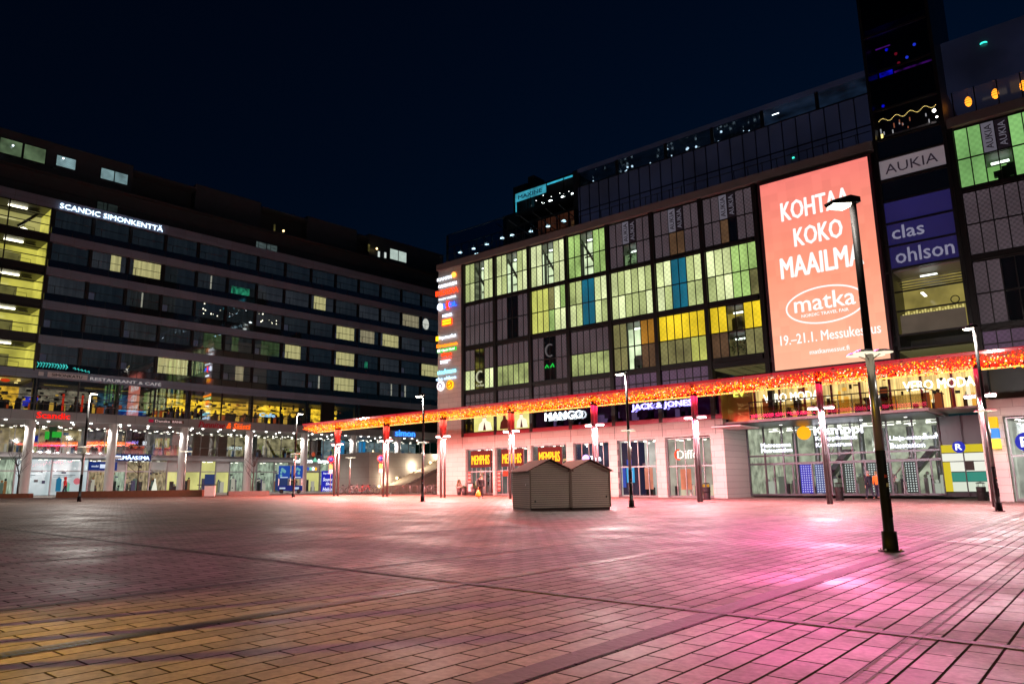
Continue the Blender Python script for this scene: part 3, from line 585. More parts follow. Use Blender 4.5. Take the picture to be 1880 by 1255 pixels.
# left roof terrace: glass screen, lounge with lit sign, chimney
q = MB()
for k in range(17): x = -5 + k * 1.02; q.box(x - .025, x + .025, 2.97, 3.03, 22.36, 25.3 if x > .5 else 27.3 - 1.95, 0)
for z in (22.5, 23.9, 25.3): q.box(-5, 11.4, 2.97, 3.03, z - .03, z + .03, 0)
q.box(-5.06, -4.94, 2.9, 3.1, 22.36, 26.6, 0)
for a, z in ((-5, 26.7), (3.0, 25.35)): q.box(a, a + (8 if a < 0 else 8.4), 2.96, 3.04, z - .06, z, 0)
q.build('terrace_screen', dark, mall)
q = MB(); q.box(-5, 3, 3.0, 3.02, 22.4, 26.6); q.box(3, 11.4, 3.0, 3.02, 22.4, 25.3); q.build('terrace_glazing', glass_mat('dusky_glass', (.55, .65, .72), 1.6), mall)
q = MB(); q.box(1.5, 11.4, 6.0, 12, 22.36, 25.8, 0); q.box(10.8, 11.4, 3.1, 6, 22.36, 29, 0); q.box(1.6, 11.4, 6.0, 12, 28.0, 28.3, 0); q.box(-.5, 1.8, 6.6, 11, 22.4, 28.6, 0); q.box(-5, 11, 12, 12.2, 22.4, 24.5, 0)
q.box(4.6, 10.7, 5.9, 5.98, 23.0, 26.6, 1); q.box(8.6, 10.6, 5.84, 5.9, 23.0, 25.6, 2); q.box(1.5, 10.8, 5.7, 5.98, 26.6, 26.8, 0)
for x in (5.6, 7.0, 8.4, 9.7): q.box(x - .05, x + .05, 5.7, 5.84, 23, 26.6, 0)
for k in range(6): q.tube([(1.5 + k * 1.5, 3.3, 26.4), (3.6 + k * 1.4, 5.8, 24.2)], .05, 5, 3)
for x, z in ((-4.6, 25.1), (-2.75, 25.1), (-2.3, 24.45), (-.9, 25.15), (1.15, 25.3), (2.45, 25.3), (4.8, 25.15), (6.85, 25.15), (8.7, 25.2)): q.lathe([(.01, .12), (.20, .04), (.22, -.03), (.01, -.05)], (x, 4.5, z), 12, 4); q.tube([(x, 4.5, z + .1), (x, 4.5, z + .8)], .02, 4, 3)
for x in (5.7, 7.2, 8.4): q.lathe([(.01, .12), (.2, .06), (.2, .0)], (x, 6.6, 28.6), 10, 4)
rn = random.Random(3)
for k in range(16): x = 2.2 + rn.random() * 9; q.ball((x, 6.4 + rn.random(), 28.6 + rn.random() * .9), .04, 4, 5, 3)
q.build('roof_lounge', [P('roof_lounge_dark', (.012, .014, .02), .4), EMN((120, 58, 34), .55, .3, 1.3, .8, .8, seed=85), EMN((170, 105, 60), .6, .3, 1.3, 2, 2, seed=86), grey, EM((235, 248, 245), 5)], mall)
q = MB(); q.box(1.75, 5.7, 5.9, 6.0, 29.35, 30.2, 0); q.box(5.8, 9.8, 5.92, 6.0, 30.05, 30.2, 1); q.box(1.75, 1.85, 5.9, 6.0, 28.3, 29.35, 1); q.box(1.6, 11.4, 5.9, 9, 30.25, 30.4, 2)
for x in (1.75, 3.7, 5.72, 7.8, 9.85): q.box(x - .04, x + .04, 5.9, 5.98, 28.3, 30.2, 2)
q.box(10.2, 11.4, 5.9, 9, 28.3, 30.4, 2); q.box(1.6, 10.2, 9.0, 9.1, 28.3, 30.3, 2)
q.build('roof_light_box', [EMN((62, 165, 188), .85, .5, 1.3, 1, 1, seed=87), EMN((48, 160, 185), 1.2, .5, 1.3, 1, 1, seed=88), darker], mall)
q = MB(); q.box(.6, 2.4, 7.0, 9.0, 28.6, 31.6); q.box(2.42, 3.2, 7.2, 9, 28.6, 32.3); q.build('chimney', darker, mall)
# lanterns on the right terrace
for u, tx in ((41.1, 'orange woven lantern beside the dark glass tower'), (42.55, 'orange woven lantern between the two others on the roof terrace'), (44.0, 'orange woven lantern farthest from the dark glass tower')):
    q = MB(); q.tube([(0, 0, .35), (0, 0, .8)], .015, 5, 0); q.lathe([(.05, .36), (.16, .25), (.2, .05), (.17, -.15), (.08, -.26)], (0, 0, 0), 12, 1)
    for z, r in ((.2, .185), (.05, .205), (-.1, .19)): q.tube([(r * math.cos(a * PI / 8), r * math.sin(a * PI / 8), z) for a in range(16)], .014, 4, 2, closed=True)
    o = q.build('hanging_lantern', [dark, EM((255, 150, 40), 2.2), P('dark_wood', (.06, .03, .02), .6)]); at(o, FM, u, 3.6, 24.75); tag(o, tx, 'lantern', 'lanterns on the roof terrace')
q = MB(); q.box(41.6, 43, 6.8, 6.9, 24.3, 24.7, 0); q.box(43.2, 48, 6.8, 6.9, 24.0, 24.8, 1); q.box(40.6, 42.2, 6.7, 6.8, 22.6, 24.6, 2); q.lathe([(.01, .1), (.2, .03), (.2, 0)], (42.4, 2.9, 28.0), 10, 3)
for k in range(10): q.box(40.3 + k * 1.2, 40.36 + k * 1.2, 2.9, 3.0, 22.4, 25.4, 4)
q.box(40.2, 62, 2.9, 3, 23.3, 23.36, 4); q.build('terrace_interior', [EM((190, 170, 150), .5), EMN((190, 150, 95), .6, .5, 1.2, 1, 6, seed=89), EMN((50, 65, 90), .4, .2, 1.5, 2, 2, seed=90), EM((60, 235, 215), 1.5), dark], mall)

q = MB()      # escalators and ceiling light rows inside the entrance
for x in (27.8, 33.2): q.prism([(x, .3), (x + .5, .3), (x + 3.2, 3.4), (x + 2.7, 3.4)], RY + 3.2, RY + 4.2, 0); q.prism([(x, 1.1), (x + .06, 1.1), (x + 2.8, 4.3), (x + 2.7, 4.3)], RY + 3.1, RY + 3.2, 1)
for k in range(9): q.box(25.6 + k * 1.3, 26.3 + k * 1.3, RY + 2.2, RY + 2.26, 4.86, 4.9, 2); q.lathe([(.2, .3), (.2, 4.9)], (26.3 + k * 1.6, RY + 5.6, 0), 10, 1)
q.build('escalator', [dark, grey, EM((255, 250, 230), 4)], fr)
# ---- big advertising screen
scr = thing('advertising_screen', 'huge glowing salmon screen with white words hung on the dark facade', 'screen', FM, 28.77, -.25, 8.37)
m, n, l, bs = newmat('screen_picture'); tc = n.new('ShaderNodeTexCoord'); sp = n.new('ShaderNodeSeparateXYZ'); l.new(tc.outputs['Object'], sp.inputs[0])
mr = n.new('ShaderNodeMapRange'); mr.inputs['From Max'].default_value = 13; l.new(sp.outputs[2], mr.inputs['Value'])
cr = n.new('ShaderNodeValToRGB'); cr.color_ramp.elements[0].color = (*lin((255, 182, 148)), 1); cr.color_ramp.elements[1].color = (*lin((238, 124, 114)), 1)
e = cr.color_ramp.elements.new(.5); e.color = (*lin((250, 152, 122)), 1); l.new(mr.outputs[0], cr.inputs[0])
br = n.new('ShaderNodeTexBrick'); br.offset = 0; br.inputs['Scale'].default_value = 1; br.inputs['Brick Width'].default_value = .58; br.inputs['Row Height'].default_value = .58; br.inputs['Mortar Size'].default_value = 0.0
br.inputs['Color1'].default_value = (.93, .93, .93, 1); br.inputs['Color2'].default_value = (1.05, 1.05, 1.05, 1)
cb = n.new('ShaderNodeCombineXYZ'); l.new(sp.outputs[0], cb.inputs[0]); l.new(sp.outputs[2], cb.inputs[1]); l.new(cb.outputs[0], br.inputs['Vector'])
mu = n.new('ShaderNodeMix'); mu.data_type = 'RGBA'; mu.blend_type = 'MULTIPLY'; mu.inputs[0].default_value = 1; l.new(cr.outputs[0], mu.inputs[6]); l.new(br.outputs[0], mu.inputs[7])
l.new(mu.outputs[2], bs.inputs['Emission Color']); bs.inputs['Emission Strength'].default_value = 1.12; bs.inputs['Base Color'].default_value = (.02, .02, .02, 1)
screen_mat = m
q = MB(); q.box(0, 6.96, 0, .1, 0, 13.0); q.build('display', screen_mat, scr)
q = MB(); q.box(-.18, 0, -.06, .5, -.15, 13.15); q.box(6.96, 7.14, -.06, .5, -.15, 13.15); q.box(0, 6.96, -.06, .5, 13.0, 13.15); q.box(0, 6.96, -.06, .5, -.15, 0); q.build('casing', P('magenta_lit_casing', (.05, .02, .03), .4), scr)
wt = EM((255, 244, 240), 1.2)
def stext(txt, x0, x1, z0, z1, bold=.03):
    return merge(MB(), text_mb(txt, x1 - x0, z1 - z0, .02, bold), x0, -.002, z0)
q = stext('KOHTAA', 1.3, 5.62, 10.05, 11.35, .06); q.build('headline_letters', wt, scr)
q = stext('KOKO', 2.0, 5.02, 8.12, 9.38, .06); q.build('headline_letters', wt, scr)
q = stext('MAAILMA', .95, 6.05, 6.1, 7.5, .06); q.build('headline_letters', wt, scr)
q = stext('matka', 1.6, 5.35, 3.65, 4.75, .02)
merge(q, text_mb('NORDIC TRAVEL FAIR', 2.9, .2, .02, .03), 2.0, -.002, 3.28)
q.tube([(3.5 + 2.42 * math.cos(a * PI / 24), -.02, 3.93 + 1.18 * math.sin(a * PI / 24)) for a in range(48)], .055, 5, 0, closed=True); q.build('oval_logo', wt, scr)
stext('19.–21.1. Messukeskus', .5, 6.6, 1.62, 2.28, .03).build('date_letters', wt, scr); stext('matkamessut.fi', 2.3, 4.7, .82, 1.12, .03).build('address_letters', wt, scr)

# ================================================================== SIGNS ON THE SHOPPING CENTRE
G1 = 'lit signs stacked on the stone pier'
T = -.14
sign('white glowing lettering with orange dot at top of the pier signs', FM, -3.2, T, 20.68, 1.9, .30, 'KAMPPI', (235, 245, 255), 2.0, .03, group=G1)
q = MB(); q.lathe([(.01, -.05), (.27, -.05), (.27, .04)], (0, 0, 0), 18, 0, 'y'); o = q.build('sign_disc', EM((255, 150, 60), 3)); at(o, FM, -1.0, T, 20.95); tag(o, 'round orange glowing disc at the end of the top pier sign', 'sign', G1)
sign('white thin glowing letters under the top pier sign', FM, -3.03, T, 19.97, 2.4, .30, 'CALVIN KLEIN', (240, 245, 255), 2.5, .0, group=G1)
sign('large red orange glowing block letters on the stone pier', FM, -3.38, T, 19.2, 2.95, .52, 'INDISKA', (255, 62, 20), 2.6, .03, group=G1)
sign('narrow white glowing line of letters under the large red orange sign', FM, -3.03, T, 18.72, 2.35, .19, 'TOMMY HILFIGER', (225, 240, 255), 1.8, .02, group=G1)
q = MB(); q.lathe([(.01, -.05), (.36, -.05), (.36, .04)], (0, 0, 0), 20, 0, 'y'); o = q.build('sign_disc', EM((225, 235, 255), 2.5)); at(o, FM, -2.83, T, 18.1); tag(o, 'white round glowing disc before the blue and red letters', 'sign', G1)
q = text_mb('L', .33, .42, .06, .04); merge(q, text_mb('DL', .95, .42, .06, .04), .78, 0, 0); merge(q, text_mb('i', .26, .78, .06, .05), .44, 0, -.18, 1)
o = q.build('shop_sign', [EM((30, 90, 255), 3), EM((255, 50, 20), 3)]); at(o, FM, -2.36, T, 17.9); tag(o, 'blue glowing letters with a taller red letter beside the white disc', 'sign', G1)
sign('small white glowing letters halfway down the pier, above the orange box', FM, -2.45, T, 17.02, 1.23, .24, 'NORDEA', (225, 235, 255), 3, .04, group=G1)
q = MB(); q.box(0, 1.27, 0, .1, 0, .62, 0); q.box(.06, 1.21, -.01, 0, .06, .27, 1); q.box(.06, 1.21, -.01, 0, .33, .56, 1); o = q.build('sign_box', [EM((255, 70, 10), 2.5), EM((255, 200, 30), 1.8)]); at(o, FM, -2.57, T, 16.18); tag(o, 'orange and yellow glowing sign box on the stone pier', 'sign', G1)
q = text_mb('Supermarket', 2.2, .36, .06, .04); q = merge(q, MB().box(-.42, -.08, -.06, 0, -.04, .4), 0, 0, 0, 1); o = q.build('shop_sign', [EM((230, 240, 255), 3), EM((255, 185, 20), 2.5)]); at(o, FM, -2.9, T, 14.85); tag(o, 'white glowing letters with a small yellow square before them', 'sign', G1)
sign('orange yellow glowing serif letters below the white supermarket sign', FM, -3.2, T, 14.13, 2.68, .34, 'Dressmann', (255, 130, 20), 2.6, .02, group=G1)
q = MB(); q.box(0, 2.5, 0, .08, 0, .3, 0); merge(q, text_mb('Classic Hotel', 1.7, .2, .03, .03), .6, 0, .05, 1); q.box(.06, .42, -.03, 0, .02, .28, 1); o = q.build('sign_box', [EM((40, 190, 50), 1.6), EM((235, 255, 235), 2)]); at(o, FM, -3.19, T, 13.67); tag(o, 'narrow green glowing sign box on the stone pier', 'sign', G1)
q = text_mb('alepa', 1.35, .52, .06, .04); q.box(0, 1.35, -.04, 0, -.14, -.08); o = q.build('shop_sign', EM((255, 60, 20), 2.4)); at(o, FM, -2.6, T, 13.1); tag(o, 'small red orange glowing letters with an underline below the green box', 'sign', G1)
q = text_mb('MUSTI JA MIRRI', 1.3, .11, .05, .03); merge(q, text_mb('APTEEKKI', 1.0, .11, .05, .03), 0, 0, -.16); o = q.build('shop_sign', EM((230, 240, 255), 2.5)); at(o, FM, -2.75, T, 12.72); tag(o, 'two tiny lines of white glowing letters on the lower pier', 'sign', G1)
sign('broad pale cyan glowing letters on the lower part of the pier', FM, -3.1, T, 11.55, 2.42, .46, 'stockmann', (150, 235, 255), 2.0, .03, group=G1)
sign('broad white blue glowing letters just above the two round signs', FM, -3.25, T, 10.97, 2.57, .32, 'clas ohlson', (190, 225, 255), 1.9, .03, group=G1)
q = MB(); q.lathe([(.01, -.05), (.47, -.05), (.47, .04)], (0, 0, 0), 22, 0, 'y'); q.tube([(.2 * math.cos(a * PI / 8), -.07, .2 * math.sin(a * PI / 8)) for a in range(-2, 11)], .05, 5, 1); o = q.build('sign_disc', [EM((255, 235, 235), 1.8), EM((30, 60, 120), 1)]); at(o, FM, -2.68, T, 10.45); tag(o, 'round white glowing sign in the bottom pair on the pier', 'sign', G1)
q = MB(); q.lathe([(.01, -.05), (.44, -.05), (.44, .04)], (0, 0, 0), 22, 0, 'y'); q.tube([(.3 * math.cos(a * PI / 12), -.07, .3 * math.sin(a * PI / 12)) for a in range(24)], .04, 5, 1, closed=True); q.tube([(-.2, -.07, -.05), (0, -.07, 0), (.2, -.07, .14)], .05, 5, 1); o = q.build('sign_disc', [EM((255, 175, 20), 2), EM((230, 60, 10), 1.2)]); at(o, FM, -1.46, T, 10.45); tag(o, 'round yellow orange glowing sign in the bottom pair on the pier', 'sign', G1)
sign('white glowing capital letters on the red glass band', FM, 9.55, -.15, 6.36, 3.75, .64, 'MANGO', (235, 245, 255), 3.2, .03)
sign('blue white glowing block letters under the red canopy', FM, 17.75, -.15, 6.5, 4.9, .54, 'JACK & JONES', (160, 150, 255), 4.0, .05)
GM = 'yellow neon words on red in the shop windows'
for k, (u, tx) in enumerate(((.95, 'yellow neon word on red in the shop window beside the pier'), (4.55, 'yellow neon word on red in second shop window, crossed by a canopy post'), (8.55, 'yellow neon word on red in the window above the wooden hut roof'))):
    q = MB(); q.box(-.12, 2.3, 0, .05, -.2, 1.25, 0); merge(q, text_mb('MEMPHIS', 2.1, .80, .05, .02), .04, -.012, .05, 1)
    o = q.build('neon_sign', [EM((150, 14, 10), .7), EM((255, 170, 25), 2.2)]); at(o, FM, u, .2, 3.02); tag(o, tx, 'sign', GM)
q = MB(); q.box(0, .55, 0, .05, 0, .45, 0); o = q.build('neon_sign', EM((250, 60, 30), 1.2)); at(o, FM, 4.6, .2, 2.0); tag(o, 'small red lit panel in the second shop window', 'sign')
q = MB(); q.lathe([(.01, -.05), (.3, -.05), (.3, .02)], (0, 0, 0), 16, 0, 'y'); merge(q, text_mb('Telia', .95, .38, .05, .05), .45, 0, -.2, 1); o = q.build('shop_sign', [EM((190, 150, 255), 3), EM((230, 240, 255), 3)]); at(o, FM, 13.2, .2, 3.2); tag(o, 'violet round logo and white glowing letters in dark shop window', 'sign')
q = MB(); q.tube([(.28 * math.cos(a * PI / 10), -.02, .32 * math.sin(a * PI / 10)) for a in range(4, 17)], .07, 5, 0); merge(q, text_mb('Diffo', 1.6, .62, .05, .0), -.1, 0, -.3, 1); o = q.build('shop_sign', [EM((255, 70, 30), 1.5), EM((255, 245, 235), 1.6)]); at(o, FM, 21.2, .2, 3.2); tag(o, 'white serif glowing letters with a red round edge in shop window', 'sign')
sign('gold green glowing letters on the brass wall panel', FM, 25.3, .94, 7.05, .8, .45, 'EV', (215, 220, 90), 1.6, .03)
for u_, w_, s_, tx in ((27.6, 3.6, 2.0, 'dimmer cream glowing capital words behind the balcony railing'), (36.1, 3.65, 3.2, 'brighter cream glowing capital words beyond the balcony steps')):
    q = text_mb('VERO MODA', w_, .55, .06, .03); o = q.build('shop_sign', EM((255, 250, 225), s_)); at(o, FM, u_, .4, 6.4); tag(o, tx, 'sign', 'twin cream capital words on the upper shop')
KY = 3.7
q = MB(); q.lathe([(.01, -.1), (.42, -.1), (.46, -.05), (.46, .05)], (0, 0, 0), 28, 0, 'y'); o = q.build('sign_disc', EM((255, 158, 15), 1.5)); at(o, FM, 28.95, KY, 4.48); tag(o, 'big round orange glowing disc over the entrance', 'sign')
sign('large white glowing word beside the orange disc', FM, 29.65, KY, 4.1, 3.1, .75, 'Kamppi', (245, 245, 255), 2.6, .03)
q = text_mb('Kamppikeskus', 2.65, .36, .05, .03); merge(q, text_mb('Köpcentrum', 2.25, .36, .05, .03), 0, 0, -.44); o = q.build('shop_sign', EM((235, 235, 255), 2.4)); at(o, FM, 29.7, KY, 3.83); tag(o, 'two white glowing lines under the large entrance word', 'sign')
q = text_mb('Metroasema', 2.1, .3, .05, .03); merge(q, text_mb('Metrostation', 2.15, .3, .05, .03), 0, 0, -.36); o = q.build('shop_sign', EM((235, 235, 255), 2.4)); at(o, FM, 25.9, KY, 3.6); tag(o, 'two white glowing lines over the door beside the brass wall', 'sign')
q = text_mb('Linja-autoasema', 3.0, .36, .05, .03); merge(q, text_mb('Busstation', 1.95, .32, .05, .03), 0, 0, -.42); o = q.build('shop_sign', EM((235, 235, 255), 2.4)); at(o, FM, 34.3, KY, 3.62); tag(o, 'two white glowing lines over the door beside the kiosk', 'sign')
for u, z, r, y, tx in ((38.35, 3.05, .33, 1.7, 'small round blue sign with white letter beside the entrance'), (41.75, 3.12, .5, .1, 'larger round blue sign with white letter in the shop window past the pier')):
    q = MB(); q.lathe([(.01, -.05), (r, -.05), (r, .05)], (0, 0, 0), 24, 0, 'y'); merge(q, text_mb('R', r * .95, r * 1.05, .03, .03), -r * .47, -.05, -r * .52, 1); o = q.build('round_sign', [EM((12, 40, 190), .9), EM((235, 240, 255), 1.8)]); at(o, FM, u, y, z); tag(o, tx, 'sign', 'round blue letter signs')
q = MB(); q.box(0, .5, -.7, -.1, .95, 1.55, 0); q.box(0, .5, -.7, -.1, .4, .93, 1); q.box(0, .5, -.7, -.1, -.15, .38, 2); o = q.build('projecting_sign', [EM((240, 190, 20), 1.2), EM((70, 150, 235), 1.2), EM((255, 205, 60), 2.2)]); at(o, FM, 40.15, -.1, 2.95); tag(o, 'stacked yellow and blue light boxes projecting from the stone pier', 'sign')
GA = 'vertical banners with dark or pale letters in the window bays'
for a, c, tag_ in ((16.02, 20.04, 'fifth bay'), (20.04, 24.12, 'sixth bay'), (24.12, 28.2, 'bay beside the screen'), (40.27, 44.68, 'green bay right of the tower')):
    w = (c - a - .36) / 6
    for k in range(2):
        q = MB(); q.box(0, w - .06, 0, .02, 0, 1.8, 0)
        t = text_mb('AUKIA', 1.5, .36, .01, .01); t.v = [(-z, y, x) for x, y, z in t.v]; merge(q, t, w / 2 + .16, -.002, .15, 1)
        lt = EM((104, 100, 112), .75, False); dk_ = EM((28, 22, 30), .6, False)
        o = q.build('window_banner', [lt, dk_] if k == 0 else [dk_, lt]); at(o, FM, a + .18 + w * (2 + k) + .03, .10, 19.8)
        tag(o, ('pale banner with dark vertical letters in the ' if k == 0 else 'dark banner with pale vertical letters in the ') + tag_, 'banner', GA)
for u, z, sm, tx in ((1.45, 9.9, True, 'tall black panel with pale ring letter and word in first bay'), (9.35, 11.3, False, 'tall black panel with grey ring letter in third bay')):
    q = MB(); q.tube([(.62 + .42 * math.cos(a * PI / 12), -.03, .95 + .5 * math.sin(a * PI / 12)) for a in range(4, 21)], .07, 5, 0)
    if sm: merge(q, text_mb('Corbus', .95, .24, .02, .01), .12, 0, .08)
    else: q.tube([(.1, -.03, -.5), (.3, -.03, -.25), (.45, -.03, -.5)], .05, 5, 1); q.tube([(.65, -.03, -.5), (.9, -.03, -.2), (1.0, -.03, -.5)], .05, 5, 1)
    o = q.build('ring_letter_sign', [EM((205, 205, 170) if sm else (92, 88, 90), .8), EM((30, 200, 70), 1)]); at(o, FM, u, .14, z); tag(o, tx, 'sign')
q = MB(); merge(q, text_mb('MAXINE', 3.0, .4, .03, .02), 0, 0, 0); o = q.build('roof_sign', EM((20, 60, 80), .8)); at(o, FM, 2.2, 5.86, 29.5); tag(o, 'dark letters on the cyan light box on the roof', 'sign')
q = text_mb('AUKIA', 2.9, .62, .02, .0); o = q.build('banner_letters', EM((45, 36, 48), .7, False)); at(o, FM, 36.6, -.01, 19.95); tag(o, 'dark wide letters on the white tower banner', 'sign')
bp_ = EMN((36, 32, 92), .6, .8, 1.15, .3, .3, seed=91); bw_ = EM((150, 148, 172), .7, False)
bs_ = thing('panel_sign', 'three stacked dark blue panels with pale two line lettering on tower', 'sign', FM, 36.3, -.02, 13.88)
for k in range(3): MB().box(0, 3.6, 0, .05, k * 1.44, k * 1.44 + 1.33).build('blue_panel', bp_, bs_)
merge(MB(), text_mb('clas', 1.75, .82, .02, .02), .25, -.012, 1.8).build('lettering', bw_, bs_); merge(MB(), text_mb('ohlson', 3.1, .9, .02, .02), .3, -.012, .25).build('lettering', bw_, bs_)

# ================================================================== LIT CANOPY
cz = 6.45
can = thing('canopy', 'long steel canopy strung with glowing orange red lights on paired posts', 'canopy', FM, 0, 0, 0)
poly = [(-8.2, -11.3), (60, -11.0), (60, -8.0), (-11.0, -8.0)]
q = MB(); n0 = len(q.v); q.v = [(x, y, cz + .05) for x, y in poly] + [(x, y, cz + .13) for x, y in poly]
q.f = [(3, 2, 1, 0), (4, 5, 6, 7), (0, 1, 5, 4), (1, 2, 6, 5), (2, 3, 7, 6), (3, 0, 4, 7)]; q.m = [0] * 6; q.sm = [False] * 6
q.build('deck', P('canopy_red_steel', (.16, .01, .02), .35, .3, .1, 3), can)
q = MB(); q.tube([(-8.2, -11.3, cz + .15), (60, -11.0, cz + .15)], .035, 5, 0)
for k in range(45): x = -8 + k * 1.5; q.box(x, x + 1.35, -11.34 + .0044 * (x + 8), -11.30 + .0044 * (x + 8), cz + .03, cz + .16, 0)
q.build('edge_trim', EMN((205, 16, 40), .9, .6, 1.2, .3, .3, seed=93), can)
q = MB(); q.box(-10.5, 60, -8.05, -7.98, cz - .28, cz - .2); q.build('light_tube', EM((255, 205, 110), 1.6), can)
q = MB(); rn = random.Random(21)
def bulb(q, x, y, z, r, m):
    i = len(q.v); q.v += [(x - r, y, z), (x + r, y, z), (x, y - r, z), (x, y + r, z), (x, y, z - r), (x, y, z + r)]
    for f in ((0, 2, 4), (2, 1, 4), (1, 3, 4), (3, 0, 4), (2, 0, 5), (1, 2, 5), (3, 1, 5), (0, 3, 5)): q.f.append(tuple(i + k for k in f)); q.m.append(m); q.sm.append(False)
x = -11.0
while x < 56:
    nrow = 25
    for k in range(nrow):
        t = (k + rn.random()) / nrow; y = -11.25 + t * 3.2
        if x < -8.2 - (y + 11.3) * .85: continue
        hot = max(0.0, min(1.0, (x - 12) / 22.0)); r_ = rn.random()
        m_ = (2 if r_ < .22 + .5 * hot else (0 if r_ < .62 + .22 * hot else (1 if r_ < .95 else 3)))
        bulb(q, x + rn.uniform(-.07, .07), y, cz - rn.random() * .32, rn.uniform(.026, .04), m_)
    x += .135
so = q.build('string_lights', [EM((255, 92, 6), 4.0), EM((255, 150, 22), 4.0), EM((255, 26, 10), 3.4), EM((255, 225, 190), 2.5)], can); so['kind'] = 'stuff'
for k, u in enumerate((-5.6, .7, 7.1, 13.7, 20.5, 27.3, 34.2, 41.1, 48)):
    yy = -9.5; z0 = FM.g(u, yy)
    q = MB()
    for dy in (-.19, .19): q.tube([(u, yy + dy, z0), (u, yy + dy, 4.78)], .085, 12, 0)
    q.box(u - .03, u + .03, yy - .19, yy + .19, z0 + 2.0, z0 + 2.05, 0)
    po = q.build('post', P('post_grey_steel', (.07, .065, .067), .42, .4, .1, 5), can)
    q = MB()
    for dy in (-.19, .19): q.tube([(u, yy + dy, 4.78), (u, yy + dy, cz + .04)], .105, 12)
    q.box(u - .03, u + .03, yy - .19, yy + .19, 5.0, cz); q.build('upper_post', red_m, po)
    q = MB()
    for sx in (-1, 1): q.box(u + sx * .13, u + sx * .62, yy - .16, yy + .16, 4.84, 4.92, 0); q.box(u + sx * .2, u + sx * .6, yy - .14, yy + .14, 4.78, 4.84, 1)
    q.build('flood_lamp', [steel, EM((255, 250, 245), 18)], po)
    for sx in (-1, 1):
        p = FM.p(u + sx * .4, yy, 4.72); add_light('SPOT', 'canopy_flood', p, FLOOD, (1.0, .96, .94), p + (FM.p(sx * .12, .045, -1) - FM.p(0, 0, 0)), .08, 179, .12)
for a in range(6):
    u = -4 + a * 9.5; c_ = (1.0, .085, .05) if u < 18 else (1.0, .03, .13)
    add_light('AREA', 'canopy_glow_fill', FM.p(u, -9.6, cz - .4), GLOW * (3.0 if a < 2 else 1.6 if a < 4 else .6), c_, FM.p(u, -9.61, -5), 9.0, sizey=3.0)  # unseen area lamps added to carry most of the bulbs' glow

# ================================================================== HOTEL
hot = thing('hotel_building', 'long dark hotel block with banded storeys and a few lit rooms', 'building', FH, 0, 0, 0)
V0, V1 = -14.0, 52.0
q = MB(); q.box(-.3, V1, .55, 14, 11.0, 28.3); q.box(V0, -.3, 5, 14, 11, 28.3); q.build('wall', P('hotel_dark_wall', (.05, .05, .058), .5, 0, .2, 1), hot)
BZ = [12.13, 15.33, 18.58, 21.8, 25.03]
for z in BZ:
    q = MB(); q.box(-.3, V1, -.04, .54, z - .78, z); q.build('stone_band', granite, hot)
    q = MB(); q.box(-.25, V1, .06, .3, z + .003, z + .70); q.build('spandrel_glass', blackglass, hot)
q = MB(); q.box(-.3, V1, -.04, .54, 27.5, 28.45); q.box(V0, -.3, -.04, .54, 27.5, 28.45); q.build('stone_band', granite, hot)
q = MB()
for z in BZ:
    for k in range(31): x = -.2 + k * 1.725; q.box(x - .015, x + .015, .03, .06, z + .003, z + .7)
q.build('spandrel_joint', frame_m, hot)
cur = [EMN((33, 39, 43), .95, .5, 1.3, .5, .5, stripes=.5, base=.02, gloss=.12, seed=101), EMN((42, 45, 47), .95, .5, 1.3, .5, .5, stripes=.5, base=.02, gloss=.12, seed=103), EMN((56, 58, 62), .95, .6, 1.3, .5, .5, stripes=.4, base=.02, gloss=.12, seed=105)]  # dark curtains of unlit rooms, kept visible by faint emission
warm = EMN((240, 228, 158), 1.0, .7, 1.2, .5, .3, stripes=.32, seed=107); warm2 = EMN((205, 190, 150), .8, .6, 1.2, .6, .4, stripes=.35, seed=109)
greenc = EMN((96, 122, 80), .6, .4, 1.3, .7, .7, stripes=.4, seed=111); tv = EMN((60, 190, 140), .7, .1, 1.5, 2.2, 2.2, seed=113)
frb = MB(); L_ = 3.2
for x in (0, L_ - .06): frb.box(x, x + .06, -.03, .03, 0, 1.72)
frb.box(.06, L_ - .06, -.03, .03, 0, .05); frb.box(.06, L_ - .06, -.03, .03, 1.67, 1.72); frb.box(.06, L_ - .06, -.028, .028, .78, .82); frb.box(.62, .66, -.028, .028, .05, .78)
win0 = frb.build('window', frame_m, hot); first = True
lit = {(3, 1): 'half', (3, 2): 'w', (2, 8): 'w', (2, 8): 'w3', (1, 9): 'w', (1, 10): 'v', (1, 11): 'w', (0, 7): 'w', (1, 7): '', (0, 9): 'w', (-1, 3): 'w'}
LIT = {(3, 1): ('w', .55, .85), (3, 2): ('w', .12, .98), (2, 8): ('w', .15, .65), (1, 9): ('w', .08, .92), (1, 10): ('v', .1, .8), (1, 11): ('w', .12, .95),
       (0, 3): ('w', .02, .98), (0, 7): ('w', .1, .75), (0, 9): ('w', .1, .95), (0, 13): ('w', .0, .98), (1, 6): ('g', .3, .98), (1, 4): ('g', .3, .98), (0, 4): ('g', .1, .6), (1, 5): ('g', .2, .5),
       (2, 5): ('v', .6, .95), (3, 6): ('t', .1, .8), (2, 13): ('o', .3, .75), (2, 12): ('v', .05, .95), (0, 5): ('v', .4, .7)}
